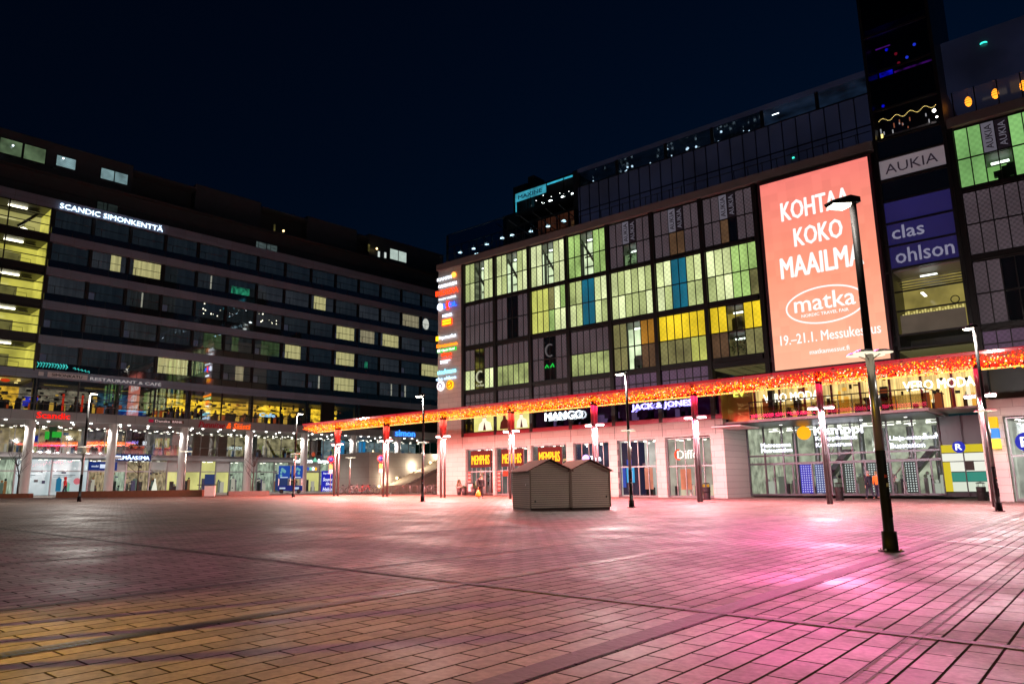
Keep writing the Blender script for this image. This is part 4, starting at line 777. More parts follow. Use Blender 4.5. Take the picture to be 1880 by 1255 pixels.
# storey index r: 0 = lowest hotel storey above the restaurant
LITR = {(0, 3): ('w', .02, .98), (0, 9): ('w', .05, .97), (0, 4): ('g', .1, .55), (0, 5): ('v', .45, .75), (0, 8): ('s', .45, .52), (0, 11): ('s', .6, .66), (0, 12): ('s', .2, .28),
        (1, 7): ('w', .1, .75), (1, 9): ('w', .1, .95), (1, 13): ('w', .0, .98), (1, 6): ('g', .25, .98), (1, 4): ('g', .35, .98), (1, 5): ('g', .25, .5), (1, 10): ('t', .35, .5),
        (2, 9): ('w', .08, .92), (2, 10): ('v', .1, .8), (2, 11): ('w', .12, .95), (2, 4): ('p', .25, .9), (2, 6): ('p', .05, .9), (2, 2): ('s', .45, .5),
        (3, 1): ('w', .55, .85), (3, 2): ('w', .12, .98), (3, 8): ('w', .12, .65), (3, 13): ('o', .15, .6), (3, 12): ('v', .05, .95), (3, 5): ('t', .1, .8), (3, 4): ('s', .45, .5), (2, 12): ('d', 0, 0)}
rn = random.Random(17)
pt_l = EM((255, 246, 215), 3)
for r, z in enumerate(BZ):
    for k in range(15):
        if first: w_ = win0; first = False
        else: w_ = win0.copy(); COL.objects.link(w_); w_.parent = hot
        w_.location = (-.05 + 3.45 * k, .25, z + .72)
        q = MB(); base = cur[rn.choice((0, 0, 1, 1, 2)) if r < 4 else 0]; mats = [base]
        q.box(.06, L_ - .06, .05, .07, .05, 1.67, 0)
        if rn.random() < .55 and r < 3: q.box(.1, .58, .035, .045, .1, .74, 1); mats.append(EMN((88, 86, 104), .6, .8, 1.1, 1, 1, seed=115))
        else: mats.append(base)
        c = LITR.get((r, k))
        if c:
            ch, a, e_ = c
            if ch in 'wvg': mats.append({'w': warm, 'v': warm2, 'g': greenc}[ch]); q.box(.06 + a * 3.06, .06 + e_ * 3.06, .02, .035, .08, 1.65, 2)
            elif ch == 's': mats.append(EM((215, 210, 190), .8)); q.box(.06 + a * 3.06, .06 + e_ * 3.06, .02, .035, .1, 1.6, 2)
            elif ch == 't': mats.append(tv); q.box(.06 + a * 3.06, .06 + e_ * 3.06, .02, .035, .1, .9, 2)
            elif ch == 'o': mats.append(EM((250, 248, 235), 1.2)); q.prism([(.5 + .55 * math.cos(t * PI / 12) * 1.0 + .3, .85 + .78 * math.sin(t * PI / 12)) for t in range(24)], .02, .035, 2)
            elif ch == 'p':
                mats.append(pt_l)
                for j in range(9): q.ball((.06 + (a + rn.random() * (e_ - a)) * 3.06, .02, .2 + rn.random() * 1.4), rn.choice((.04, .06, .08)), 2, 6, 4)
        q.box(.06, L_ - .06, -.012, -.006, .05, 1.67, len(mats)); mats.append(glass_r)
        q.build('pane', mats, w_)
pier0 = MB().box(-.24, -.006, .1, .54, .7, 2.45).build('pier', frame_m, hot)
for j in range(80):
    p_ = pier0 if j == 0 else pier0.copy()
    if j: COL.objects.link(p_); p_.parent = hot
    p_.location = (-.05 + 3.45 * (j % 16), 0, BZ[j // 16])
# stair tower at the left
q = MB()
for k in range(7):
    z = 27.4 - k * 3.22 if k else 27.4
lv = [(24.95, 27.4), (21.85, 24.1), (18.62, 20.9), (15.4, 17.7), (12.2, 14.5)]
stw = EMN((214, 206, 88), .8, .55, 1.15, .5, .6, seed=117); stw2 = EMN((190, 184, 110), .75, .5, 1.15, .4, .5, seed=119)
for j, (a, e_) in enumerate(lv):
    q.box(V0, -.4, 3.4, 3.5, a - .2, e_ + .1, 0 if j else 1); q.box(-.44, -.4, .1, 3.4, a, e_, 0); q.box(V0, -.4, .08, 3.4, e_, e_ + .16, 2); q.box(V0, -.4, .05, 3.4, a - .72, a, 2)
    q.box(-3.6, -2.1, 1.2, 1.5, e_ - .12, e_ - .04, 3); q.box(-6.5, -5.2, 1.2, 1.5, e_ - .12, e_ - .04, 3); q.box(-1.9, -1.1, 1.2, 2.0, e_ - .22, e_ - .1, 2)
    q.box(-5.2, -1.8, 3.0, 3.35, a + .4, a + 1.5, 4); q.tube([(-2.4, 1.0, a), (-2.4, 1.0, a + .6), (-1.4, 1.0, a + .55), (-1.4, 1.0, a)], .025, 4, 2)
    for zz in (a + (e_ - a) * .33, a + (e_ - a) * .68): q.box(V0, -.4, -.02, .03, zz - .04, zz + .04, 2)
q.tube([(-1.2, 1.2, 27.0), (-2.6, 1.8, 25.6)], .14, 5, 2); q.lathe([(.45, -.3), (.42, .1), (.02, .3)], (-2.0, 2.4, 25.5), 10, 3)
for x in (-3.75, -7.3, -10.9): q.box(x - .05, x + .05, -.04, .05, 12.0, 27.5, 2)
q.box(-.44, -.3, -.05, .3, 12, 27.5, 2)
q.build('stair_tower', [stw, stw2, frame_m, EM((255, 250, 215), 5), EMN((140, 135, 75), .5, .5, 1.2, 1, 1, seed=121)], hot)
q = MB(); q.box(V0, -.3, -.04, .54, 11.33, 12.1); q.build('stone_band', granite, hot)
# upper set-backs and roof boxes
q = MB(); q.box(V0, V1, 2.0, 14, 28.45, 31.4, 0); q.box(V0, V1, 1.2, 2.0, 31.3, 31.42, 0)
for a, e_ in ((V0, 7.6), (14.4, 22.4), (28.8, 36.4), (38.4, V1)): q.box(a, e_, 4.0, 13, 31.4, 35.7, 1)
for a, e_ in ((7.6, 14.4), (22.4, 28.8), (36.4, 38.4)): q.box(a, e_, 5.2, 13, 31.4, 34.9, 0); q.box(a, e_, 3.6, 5.2, 34.9, 35.1, 1)
q.build('roof_storey', [P('hotel_roof_cladding', (.04, .042, .048), .5, .2, .3, 1), P('hotel_roof_box', (.06, .065, .075), .5, .3, .25, 1)], hot)
q = MB()
q.tube([(V0, .3, 29.4), (V1, .3, 29.4)], .03, 5, 0)
for k in range(45): x = V0 + k * 1.5; q.box(x - .02, x + .02, .28, .32, 28.45, 29.4, 0)
for k in range(4): q.tube([(7.6, 2.6 + k * .7, 32.0), (14.4, 2.6 + k * .7, 32.0)], .06, 4, 0); q.tube([(30 , 2.6 + k * .5, 32.0), (44, 2.6 + k * .5, 32.0)], .05, 4, 0)
for k in range(9): q.tube([(-14 + k * 1.7, 2.2, 32.3), (-13.2 + k * 1.7, 3.9, 33.0)], .05, 4, 0)
q.build('roof_rail', dark, hot)
pw = EMN((150, 185, 190), .75, .4, 1.2, 1.0, 1.0, .35, dot=26, seed=123); pw2 = EMN((205, 225, 215), .9, .7, 1.1, 1, 1, .25, dot=26, seed=125)
def roofwin(v0, v1, z0, z1, m_, y=4.0, split=True):
    q = MB(); q.box(v0 - .08, v1 + .08, y - .06, y + .02, z0 - .08, z0, 0); q.box(v0 - .08, v1 + .08, y - .06, y + .02, z1, z1 + .08, 0); q.box(v0 - .08, v0, y - .06, y + .02, z0, z1, 0); q.box(v1, v1 + .08, y - .06, y + .02, z0, z1, 0)
    if split: q.box((v0 + v1) / 2 - .05, (v0 + v1) / 2 + .05, y - .06, y + .02, z0, z1, 0)
    q.box(v0, v1, y - .03, y - .01, z0, z1, 1); q.build('roof_window', [frame_m, m_], hot)
roofwin(.4, 2.1, 33.4, 34.5, pw, split=False); roofwin(4.5, 7.1, 33.3, 34.45, pw); roofwin(42.0, 44.9, 32.9, 34.4, pw2)
for k in range(4): roofwin(-8.4 + k * 2.0, -6.6 + k * 2.0, 33.2, 34.7, EMN((110, 135, 100), .6, .4, 1.2, .8, .8, seed=127), split=False)
roofwin(21.0, 23.7, 28.9, 29.9, EMN((80, 95, 95), .6, .3, 1.3, 1, 4, seed=129), y=2.0); roofwin(3.9, 5.8, 29.2, 30.0, EMN((40, 50, 48), .6, .3, 1.3, 1, 4, seed=131), y=2.0)
q = MB()
for v, z, r_ in ((25.2, 32.6, .13), (39.3, 33.6, .14)): q.ball((v, 3.4, z), r_, 0, 8, 5)
for v, z in ((39.9, 33.1), (41.0, 33.2)): q.box(v, v + .3, 3.9, 3.95, z - .4, z + .4, 1)
q.box(38.0, 38.3, 3.6, 3.65, 33.0, 34.0, 2); q.box(24.0, 24.2, 3.6, 3.65, 32.4, 33.2, 2)
for v, z in ((-8, 34.3), (-5.6, 34.2), (-3.4, 34.1), (-4.6, 32.6), (.9, 34.2)): q.ball((v, 3.7, z), .09, 3, 6, 4)
q.box(V0, -.8, 2.5, 2.55, 31.5, 31.75, 2); q.build('roof_lamp', [EM((255, 215, 140), 5), EM((205, 215, 210), 1), EMN((120, 112, 60), .5, .3, 1.3, 1, 1, seed=133), EM((225, 245, 255), 5)], hot)
# restaurant level
q = MB(); q.box(V0, V1, -.06, .5, 7.6, 8.42); q.build('fascia', fascia_m, hot)
q = MB()
for k in range(20): x = -13.85 + 3.45 * k; q.box(x - .06, x + .06, -.04, .1, 8.43, 11.33)
for k in range(10): x = -13.85 + 6.9 * k; q.box(x - .2, x + .2, .11, .5, 8.43, 11.33)
for z in (9.05, 9.75, 10.5): q.box(V0, 31.2, -.01, .03, z - .03, z + .03)
q.box(29.4, 31.2, -.02, .2, 8.43, 11.33); q.box(34.9, V1, -.02, .2, 8.43, 11.33)
q.build('restaurant_mullions', frame_m, hot)
q = MB(); q.box(V0, 34.9, .04, .06, 8.43, 11.33); q.build('restaurant_glazing', glass_r, hot)
silh = [P('silhouette_dark', (.02, .015, .01), .7), P('dark_wood', (.06, .03, .02), .6), P('silhouette_dark', (.02, .015, .01), .7)]
YW = EMN((246, 196, 48), 2.1, .25, 1.5, 1.6, 2.4, seed=135, det=6); YW2 = EMN((232, 178, 52), 1.5, .15, 1.5, 1.6, 2.8, seed=137, det=6); GW = EMN((160, 148, 124), .8, .15, 1.6, 1.5, 2.4, seed=139, det=6); BW = EMN((70, 120, 150), .6, .1, 1.6, 1.3, 2.0, seed=141, det=6)
bays = [(-13.8, -7, YW2, 4), (-7, -.2, YW2, 4), (-.2, 3.2, GW, 6), (3.2, 6.6, GW, 6), (6.6, 10.1, BW, 5), (10.1, 13.5, EMN((150, 145, 110), .55, .4, 1.3, .9, .9, stripes=.4, seed=143), 3), (13.5, 17, YW, 5), (17, 20.6, YW, 5), (20.6, 24.1, YW2, 3), (24.1, 27.5, YW, 3), (27.5, 29.4, YW2, 2), (31.2, 34.9, YW, 3)]
for k, (a, e_, wl, nl) in enumerate(bays):
    interior('restaurant_room', hot, a, e_, .7, 4.5, 8.5, 11.25, wl, 200 + k, silh + silh + [EM((255, 200, 80), .8), EM((205, 90, 35), .6), P('olive_cloth', (.12, .11, .03), .7)], 26, .42, nl, (255, 225, 140), 3.5, ceil=EMN((150, 130, 80), .4, .6, 1.2, 1, 1, seed=145), side=False)
q = MB()
for x in (2.35, 3.95): q.tube([(x, .5, 8.55), (x, .5, 10.1)], .09, 8, 0)
for x in (-4.6, -3.6, -2.2): q.ball((x, 1.2, 11.05), .3, 1, 8, 5, (1.3, 1, .5))
q.box(6.9, 9.9, .9, 1.0, 8.9, 9.0, 2); q.box(6.9, 9.9, .9, 1.0, 8.5, 8.9, 3); q.box(.1, 1.3, 4.6, 4.7, 9.2, 10.1, 4)
for x in (1.0, 4.4, 6.7, 11, 14.3, 18): q.box(x, x + 2.0, 1.8, 1.95, 11.0, 11.08, 5)
q.build('restaurant_decor', [EM((235, 55, 25), .9), EM((255, 70, 20), 1.2), EM((40, 170, 240), 1.2), EM((10, 60, 140), .7), EMN((50, 60, 235), .9, .4, 1.3, 2, 2, seed=147), EM((255, 215, 60), 1.4)], hot)
# arcade: columns, recessed glass, shops
cols = (-13.8, -6.9, 0.0, 6.9, 13.7, 20.8, 27.65, 34.4, 41.3)
for v in cols:
    z = FH.g(v, .5) - .15; MB().lathe([(.40, z), (.40, 7.58)], (v, .55, 0), 20, 0).build('column', P('pale_column_paint', (.46, .43, .42), .45, 0, .06, 3), hot)
q = MB(); q.box(V0, V1, .0, 9.5, 7.52, 7.597); q.build('soffit', P('pale_soffit', (.30, .30, .31), .5, 0, .08, 2), hot)
q = MB(); rn = random.Random(23)
for k in range(34):
    v = -12.5 + k * 1.75 + rn.uniform(-.3, .3)
    if any(abs(v - c) < .5 for c in cols): v += .7
    q.lathe([(.01, 7.44), (.09, 7.45), (.11, 7.52)], (v, .35, 0), 8, 0)
    if k % 2: q.lathe([(.01, 7.44), (.06, 7.45), (.08, 7.52)], (v + .8, 2.6, 0), 8, 0)
q.build('downlights', EM((255, 252, 240), 14), hot)
for k in range(9):
    for dv in (-1.0, 1.0):
        p = FH.p(cols[k] + dv, .5, 7.35); add_light('SPOT', 'arcade_downlight', p, ARC, (1.0, .95, .88), p + Vector((0, 0, -5)), .1, 125, .7)
GY = 5.0
q = MB(); q.box(V0, V1, GY - .35, GY + .2, 4.35, 4.62); q.box(V0, 8.2, 1.2, GY - .35, 4.30, 4.5); q.build('floor_slab', P('slab_grey', (.27, .27, .28), .5, .1, .1, 2), hot)
q = MB()
for k in range(34): x = -13.8 + k * 1.95; q.box(x - .03, x + .03, GY - .05, GY + .05, 4.62, 7.5)
q.box(V0, V1, GY - .03, GY + .03, 5.75, 5.79); q.box(V0, V1, GY - .04, GY + .04, 4.62, 4.9)
ug = q.build('upper_arcade_frame', grey, hot)
for v in (-11, -4, 3.2, 10.1, 17.3, 24.2, 31, 38): MB().lathe([(.34, 4.62), (.34, 7.5)], (v, GY + 1.0, 0), 14).build('inner_column', P('grey_green_column', (.25, .28, .27), .5), ug)
def leaning(x0, x1, lean=.034, y=GY, z0=4.65, z1=7.48):
    q = MB(); q.box(x0, x1, y - .01, y + .01, z0, z1); q.v = [(x, y_ + (lean if z == z0 else -lean), z) for x, y_, z in q.v]; return q
leaning(34, V1).build('upper_arcade_glazing', glass_mat('mirror_glass', (.9, .92, .92), 1.5, .02, .34), ug); q = leaning(V0, 34); q.build('upper_arcade_glazing', glass_mat('mirror_glass', (.9, .92, .92), 1.5, .02, .34), ug)
w1 = EMN((176, 154, 104), 1.01, .15, 1.5, 1.5, 1.8, seed=151, det=6); w2 = EMN((110, 106, 104), 0.80, .15, 1.6, 1.4, 1.4, seed=153, det=6); w3 = EMN((180, 168, 126), 1.01, .15, 1.5, 1.1, 1.2, seed=155, det=6); w4 = EMN((130, 150, 155), 0.94, .2, 1.4, .9, 1.0, seed=157, det=6)
for k, (a, e_, wl) in enumerate(((V0, -.2, w1), (-.2, 6.9, w1), (6.9, 13.7, w2), (13.7, 20.8, w2), (20.8, 27.6, w3), (27.6, 34.4, w3), (34.4, 43, w4), (43, 52, w4))):
    interior('upper_shop_room', ug, a, e_, GY + .1, 5.0, 4.65, 7.48, wl, 230 + k, [dark, P('brown_curtain', (.10, .035, .025), .7), midgrey, EM((190, 200, 120), .5), EM((230, 225, 210), .6), EM((70, 110, 150), .5)], 22, .6, 6, (255, 246, 225), 6.0, side=False)
q = MB()
for x, w in ((10.4, 1.2), (17.0, 2.2), (19.4, 1.3), (31.4, 1.6)): q.box(x, x + w, GY + .5, GY + .7, 4.7, 7.2, 0)
for x in (25.6, 29.4): q.prism([(x, 6.9), (x + .25, 6.9), (x + 1.5, 5.0), (x + 1.25, 5.0)], GY + .8, GY + 1.0, 1)
q.box(35.6, 36.3, GY + .3, GY + .4, 5.3, 7.2, 2); q.box(38.6, 39.6, GY + .3, GY + .4, 5.6, 7.2, 2); q.box(3.0, 3.8, GY + .3, GY + .4, 6.4, 6.95, 3); q.box(2.4, 2.75, GY + .25, GY + .4, 6.2, 6.95, 3); q.box(.7, 1.9, GY + .3, GY + .4, 5.9, 6.5, 4)
q.ball((31.9, GY + .6, 5.4), .3, 5, 8, 5); q.build('arcade_display', [P('brown_curtain', (.10, .035, .025), .7), P('olive_yellow_strut', (.35, .30, .05), .5), EM((40, 150, 215), 1), EM((60, 215, 70), 1), EM((20, 50, 170), .8), EM((235, 80, 25), 1)], ug)
# ground floor shops
gz0 = .62
q = MB()
gb = [-13.8, -10.4, -7, -3.4, .2, 3.2, 6.4, 8.0, 9.9, 12.2, 14.0, 15.9, 17.6, 19.3, 20.9, 22.6, 24.2, 26.4, 28.3, 30.5, 32.6, 34.4]
for x in gb: q.box(x - .06, x + .06, GY - .07, GY + .07, gz0, 4.35)
q.box(V0, 34.4, GY - .06, GY + .06, 3.12, 3.22); q.box(V0, 34.4, GY - .06, GY + .06, gz0, gz0 + .28)
gf = q.build('ground_shopfront', grey, hot)
for a, e_ in ((8.0, 9.9), (14.0, 15.9), (15.9, 17.6), (19.3, 20.9), (22.6, 24.2), (28.3, 32.6)): MB().box(a + .06, e_ - .06, GY - .03, GY + .03, 3.22, 4.34).build('grey_panel', P('shopfront_grey_panel', (.26, .25, .25), .5, 0, .1, 2), gf)
q = MB(); q.box(V0, 34.4, GY - .008, GY + .008, gz0 + .28, 4.34); q.build('glazing', glass, gf)
pal = [dark, EM((220, 210, 190), .6), EM((170, 115, 70), .5), EM((110, 95, 130), .4), midgrey, dark, EM((120, 140, 125), .4)]
yel = EMN((236, 226, 140), .9, .7, 1.1, .6, .6, seed=161); gls = EMN((160, 172, 150), 1.01, .25, 1.4, 1.6, 1.2, seed=163, det=6); wht = EMN((205, 215, 218), .8, .8, 1.1, .7, .7, seed=165); brs = EMN((165, 145, 112), 0.94, .15, 1.5, 2.0, 1.6, seed=167, det=6)
kinds = [gls, gls, brs, gls, wht, wht, brs, gls, brs, brs, yel, yel, yel, yel, gls, gls, gls, gls, brs, yel, gls]
for k in range(len(gb) - 1):
    wl = kinds[k]; plain = wl in (yel, wht)
    interior('ground_shop_room', gf, gb[k] + .06, gb[k + 1] - .06, GY + .12, .7 if plain else 3.4, gz0, 4.3, wl, 260 + k, pal, 2 if plain else 11, .5, 2, (255, 246, 225), 4.0)
# poster pictures in the white windows
q = MB(); q.ball((1.1, GY + .06, 1.75), .34, 0, 10, 6, (1, .1, 1)); q.ball((.95, GY + .05, 1.2), .30, 1, 10, 6, (1, .1, 1)); q.ball((1.25, GY + .05, 2.2), .2, 2, 10, 6, (1, .1, 1))
q.box(3.7, 4.15, GY + .05, GY + .07, 1.25, 2.35, 3); q.prism([(3.65, 2.35), (4.2, 2.35), (3.92, 2.6)], GY + .05, GY + .07, 3); q.box(4.5, 4.9, GY + .05, GY + .07, 1.25, 1.9, 0); q.prism([(4.45, 1.9), (4.95, 1.9), (4.7, 2.15)], GY + .05, GY + .07, 0); q.ball((5.5, GY + .05, 2.2), .32, 4, 10, 6, (1, .1, 1))
for k in range(2): q.box(.5 + k * 2.9, 1.9 + k * 3.4, GY + .05, GY + .07, 2.75, 2.82, 5); q.box(.5 + k * 2.9, 1.6 + k * 3.4, GY + .05, GY + .07, 2.6, 2.66, 5)
q.build('window_picture', [EM((140, 205, 175), .7), EM((70, 80, 110), .6), EM((170, 130, 115), .7), EM((40, 130, 170), .7), EM((235, 120, 130), .8), EM((130, 140, 150), .7)], gf)
MB().box(12.3, 13.9, GY - .12, GY - .06, 3.3, 4.2).build('grey_panel', P('shopfront_grey_panel', (.26, .25, .25), .5), gf); q = MB(); q.box(12.25, 13.95, GY - .1, GY - .02, gz0 + .3, gz0 + .6, 0); MB().lathe([(.28, gz0 + .6), (.2, gz0 + 1.1), (.06, gz0 + 1.6), (.1, gz0 + 1.75), (.01, gz0 + 1.85)], (13.0, GY + .4, 0), 10).build('mannequin', EM((255, 245, 225), 1), gf)
q.build('window_display', [EM((70, 40, 170), .9), P('shopfront_grey_panel', (.26, .25, .25), .5), EM((255, 245, 225), 1)], gf)
q = MB(); q.box(18.1, 19.2, GY - .1, GY - .05, 1.0, 2.9, 0); q.box(26.6, 28.2, GY - .1, GY - .05, 1.05, 2.95, 0); q.build('blue_panel', EM((20, 90, 190), .2), gf)

# ---- hotel signs
sign('long thin white blue glowing letters high on the dark hotel', FH, .16, -.2, 27.6, 9.45, .62, 'SCANDIC SIMONKENTTÄ', (205, 232, 255), 3.2, .0, group=None)
sign('red glowing letters on the hotel fascia below the restaurant windows', FH, .2, -.2, 7.72, 2.65, .55, 'Scandic', (255, 26, 16), 1.4, .018)
q = MB(); q.box(0, 3.3, 0, .06, 0, .45, 0); q.box(-.7, -.3, 0, .06, .05, .4, 0); merge(q, text_mb('SIMONKATU', 2.5, .26, .02, .04), .35, 0, .09, 1); o = q.build('name_board', [P('pale_board', (.5, .46, .48), .6), black]); at(o, FH, .7, -.12, 11.5); tag(o, 'pale street name board with dark letters on the hotel band', 'sign')
sign('pale small capitals along the hotel band beside the name board', FH, 4.22, -.16, 11.52, 6.5, .36, 'RESTAURANT & CAFÉ', (175, 165, 165), .9, .0, mat=None)
q = MB(); rn = random.Random(31)
for k in range(11):
    x = .1 + k * .23; q.tube([(x, 0, .1 + rn.random() * .1), (x + .12, 0, .35 + rn.random() * .2), (x - .03, 0, .6), (x + .16, 0, .55 - rn.random() * .3)], .022, 4, 0)
for k in range(5): x = 3 + k * .3; q.tube([(x, 0, .3 - .05 * k), (x + .15, 0, .4 - .05 * k), (x + .2, 0, .2 - .05 * k)], .02, 4, 0)
o = q.build('neon_scribble', EM((70, 215, 205), 1.3)); at(o, FH, -.25, -.02, 12.2); tag(o, 'teal neon scribble on the dark glass above the name board', 'sign')
q = MB(); q.box(0, .45, 0, .08, 0, .3, 0); q.box(.5, 2.2, 0, .06, 0, .32, 1); q.box(2.2, 3.45, 0, .06, 0, .32, 2); merge(q, text_mb('Danske', 1.45, .24, .02, .0), .6, 0, .04, 3); merge(q, text_mb('BANK', 1.0, .22, .02, .0), 2.3, 0, .05, 3); o = q.build('bank_sign', [EM((150, 15, 50), .8), black, P('dark_red_board', (.12, .04, .03), .6), EM((225, 185, 180), .9)]); at(o, FH, 9.85, -.12, 7.86); tag(o, 'dark narrow fascia sign with spaced pale letters', 'sign')
q = text_mb('Punnitse', 2.8, .62, .06, .02, .25); merge(q, text_mb('& Säästä', 2.7, .62, .06, .02, .25), 3.0, 0, 0, 1); o = q.build('shop_sign', [EM((125, 10, 20), .9), EM((250, 90, 25), 1.5)]); at(o, FH, 14.8, -.2, 7.6); tag(o, 'slanting dark red and orange script letters on the fascia', 'sign')
q = text_mb('simon', 3.2, .75, .06, .03); o = q.build('shop_sign', EM((50, 130, 255), 2.5)); at(o, FH, 40.3, -.2, 7.72); tag(o, 'blue glowing letters near the stairway by the stone pier', 'sign')
q = MB(); q.box(-.1, 3.5, .02, .1, -.1, .62, 1); merge(q, text_mb('SILMÄASEMA', 3.3, .46, .05, .05), 0, 0, .05); o = q.build('shop_sign', [EM((195, 215, 255), 3), EM((20, 45, 110), .5)]); at(o, FH, 8.6, GY - .5, 4.3); tag(o, 'white blue glowing letters above the shops behind the bare tree', 'sign')
q = text_mb('salmon', 2.5, .5, .05, .05); merge(q, text_mb('farmi', 1.5, .5, .05, .05), 3.3, 0, 0); q.lathe([(.01, -.05), (.33, -.05), (.01, .5)], (2.9, 0, .2), 12, 1); 
for k, m_ in enumerate((2, 3, 1, 0, 4)): q.ball((1.6 + k * .36, -.02, -.72), .21, m_, 10, 6, (1, .4, 1))
o = q.build('shop_sign', [EM((235, 245, 245), 2.2), EM((120, 205, 170), 1.1), EM((240, 90, 50), 1.1), EM((60, 90, 190), .9), EM((250, 180, 40), 1.2)]); at(o, FH, 28.7, GY - .45, 4.3); tag(o, 'white glowing letters with a green drop and row of coloured balls', 'sign')
q = MB(); q.box(0, 2.1, 0, .08, 0, 2.6, 0); q.box(2.1, 3.6, .01, .07, 2.0, 2.6, 0)
for t_, x, z, w, h in (('Stop Helsinki', .2, 2.15, 1.4, .25), ('Souvenir', .2, 1.35, 1.8, .42), ('Shop', .6, .75, 1.1, .42), ('Helsinki', .2, .12, 1.8, .45)): merge(q, text_mb(t_, w, h, .02, .02, .2), x, 0, z, 1)
o = q.build('souvenir_board', [EM((14, 28, 190), .8), EM((235, 240, 255), 1.3)]); at(o, FH, 32.8, GY - .2, .75); tag(o, 'tall royal blue board with white script behind the bicycles', 'sign')
q = MB(); q.box(0, 2.6, 0, .08, 0, .85, 0); merge(q, text_mb('mobi', .6, .2, .02, .03), .25, 0, .32, 1); q.box(1.0, 2.2, -.02, 0, .22, .6, 1); o = q.build('shop_board', [EM((14, 50, 130), .7), EM((220, 230, 250), 1)]); at(o, FH, 6.3, GY - .35, 3.25); tag(o, 'dark blue board with white box beside the second column', 'sign')
q = text_mb('apua', .7, .5, .04, .08); o = q.build('shop_sign', EM((245, 90, 60), 1.0)); at(o, FH, 15.0, GY - .2, 3.4); tag(o, 'small red orange letters on grey panel behind the third column', 'sign')
sign('white blurred lettering inside the upper glass above the bare tree planter', FH, 19.9, GY + .6, 5.7, 2.6, .36, 'CLAS OHLSON', (225, 240, 235), 1.6, .04)
sign('white blue lettering in the yellow restaurant glass near the canopy tip', FH, 21.7, .3, 9.15, 1.9, .42, 'Cafe', (160, 215, 255), 2, .04)

# ================================================================== STAIRWAY between the buildings
st = thing('stairway', 'concrete stair block with sloping parapet between hotel and shopping building', 'stairs', FH, 0, 0, 0)
q = MB(); q.box(33.2, 52, -4.6, -4.1, .2, 5.3); q.box(33.2, 33.9, -4.1, 3, .2, 5.3); q.build('high_wall', concrete, st)
q = MB(); q.prism([(36.2, .2), (50, .2), (50, 6.2), (36.2, 1.45)], -8.3, -8.0); q.build('sloping_parapet', P('pale_concrete', (.42, .36, .29), .7, 0, .12, 1), st)
q = MB(); q.prism([(36.1, 1.5), (50, 6.28), (50, 6.36), (36.1, 1.58)], -8.36, -7.94); q.box(42.5, 44.2, -8.33, -8.29, .5, 2.2); q.build('parapet_coping', P('concrete_coping', (.36, .33, .30), .7), st)
q = MB()
for k in range(24): q.box(33.8 + k * .42, 34.26 + k * .42, -8.0, -4.6, .2, .75 + k * .165)
q.build('steps', P('pale_concrete', (.42, .36, .29), .7), st)
q = MB()
for k in range(6): x = 34.6 + k * 2.6; q.ball((x, -4.7, 1.35 + k * .95), .13, 0, 8, 6)
q.build('wall_lamp', EM((255, 226, 160), 9), st)
for k in range(3): add_light('POINT', 'stair_lamp', FH.p(35.5 + k * 4, -5.2, 2.2 + k * 1.5), 220, (1, .82, .58), None, .12)
q = MB(); rn = random.Random(5)
for j in range(4):
    x = 33.5 + j * .25 + rn.random() * .2; q.tube([(x, -4.4, 5.3), (x + .1, -4.4, 5.45)], .1, 5)

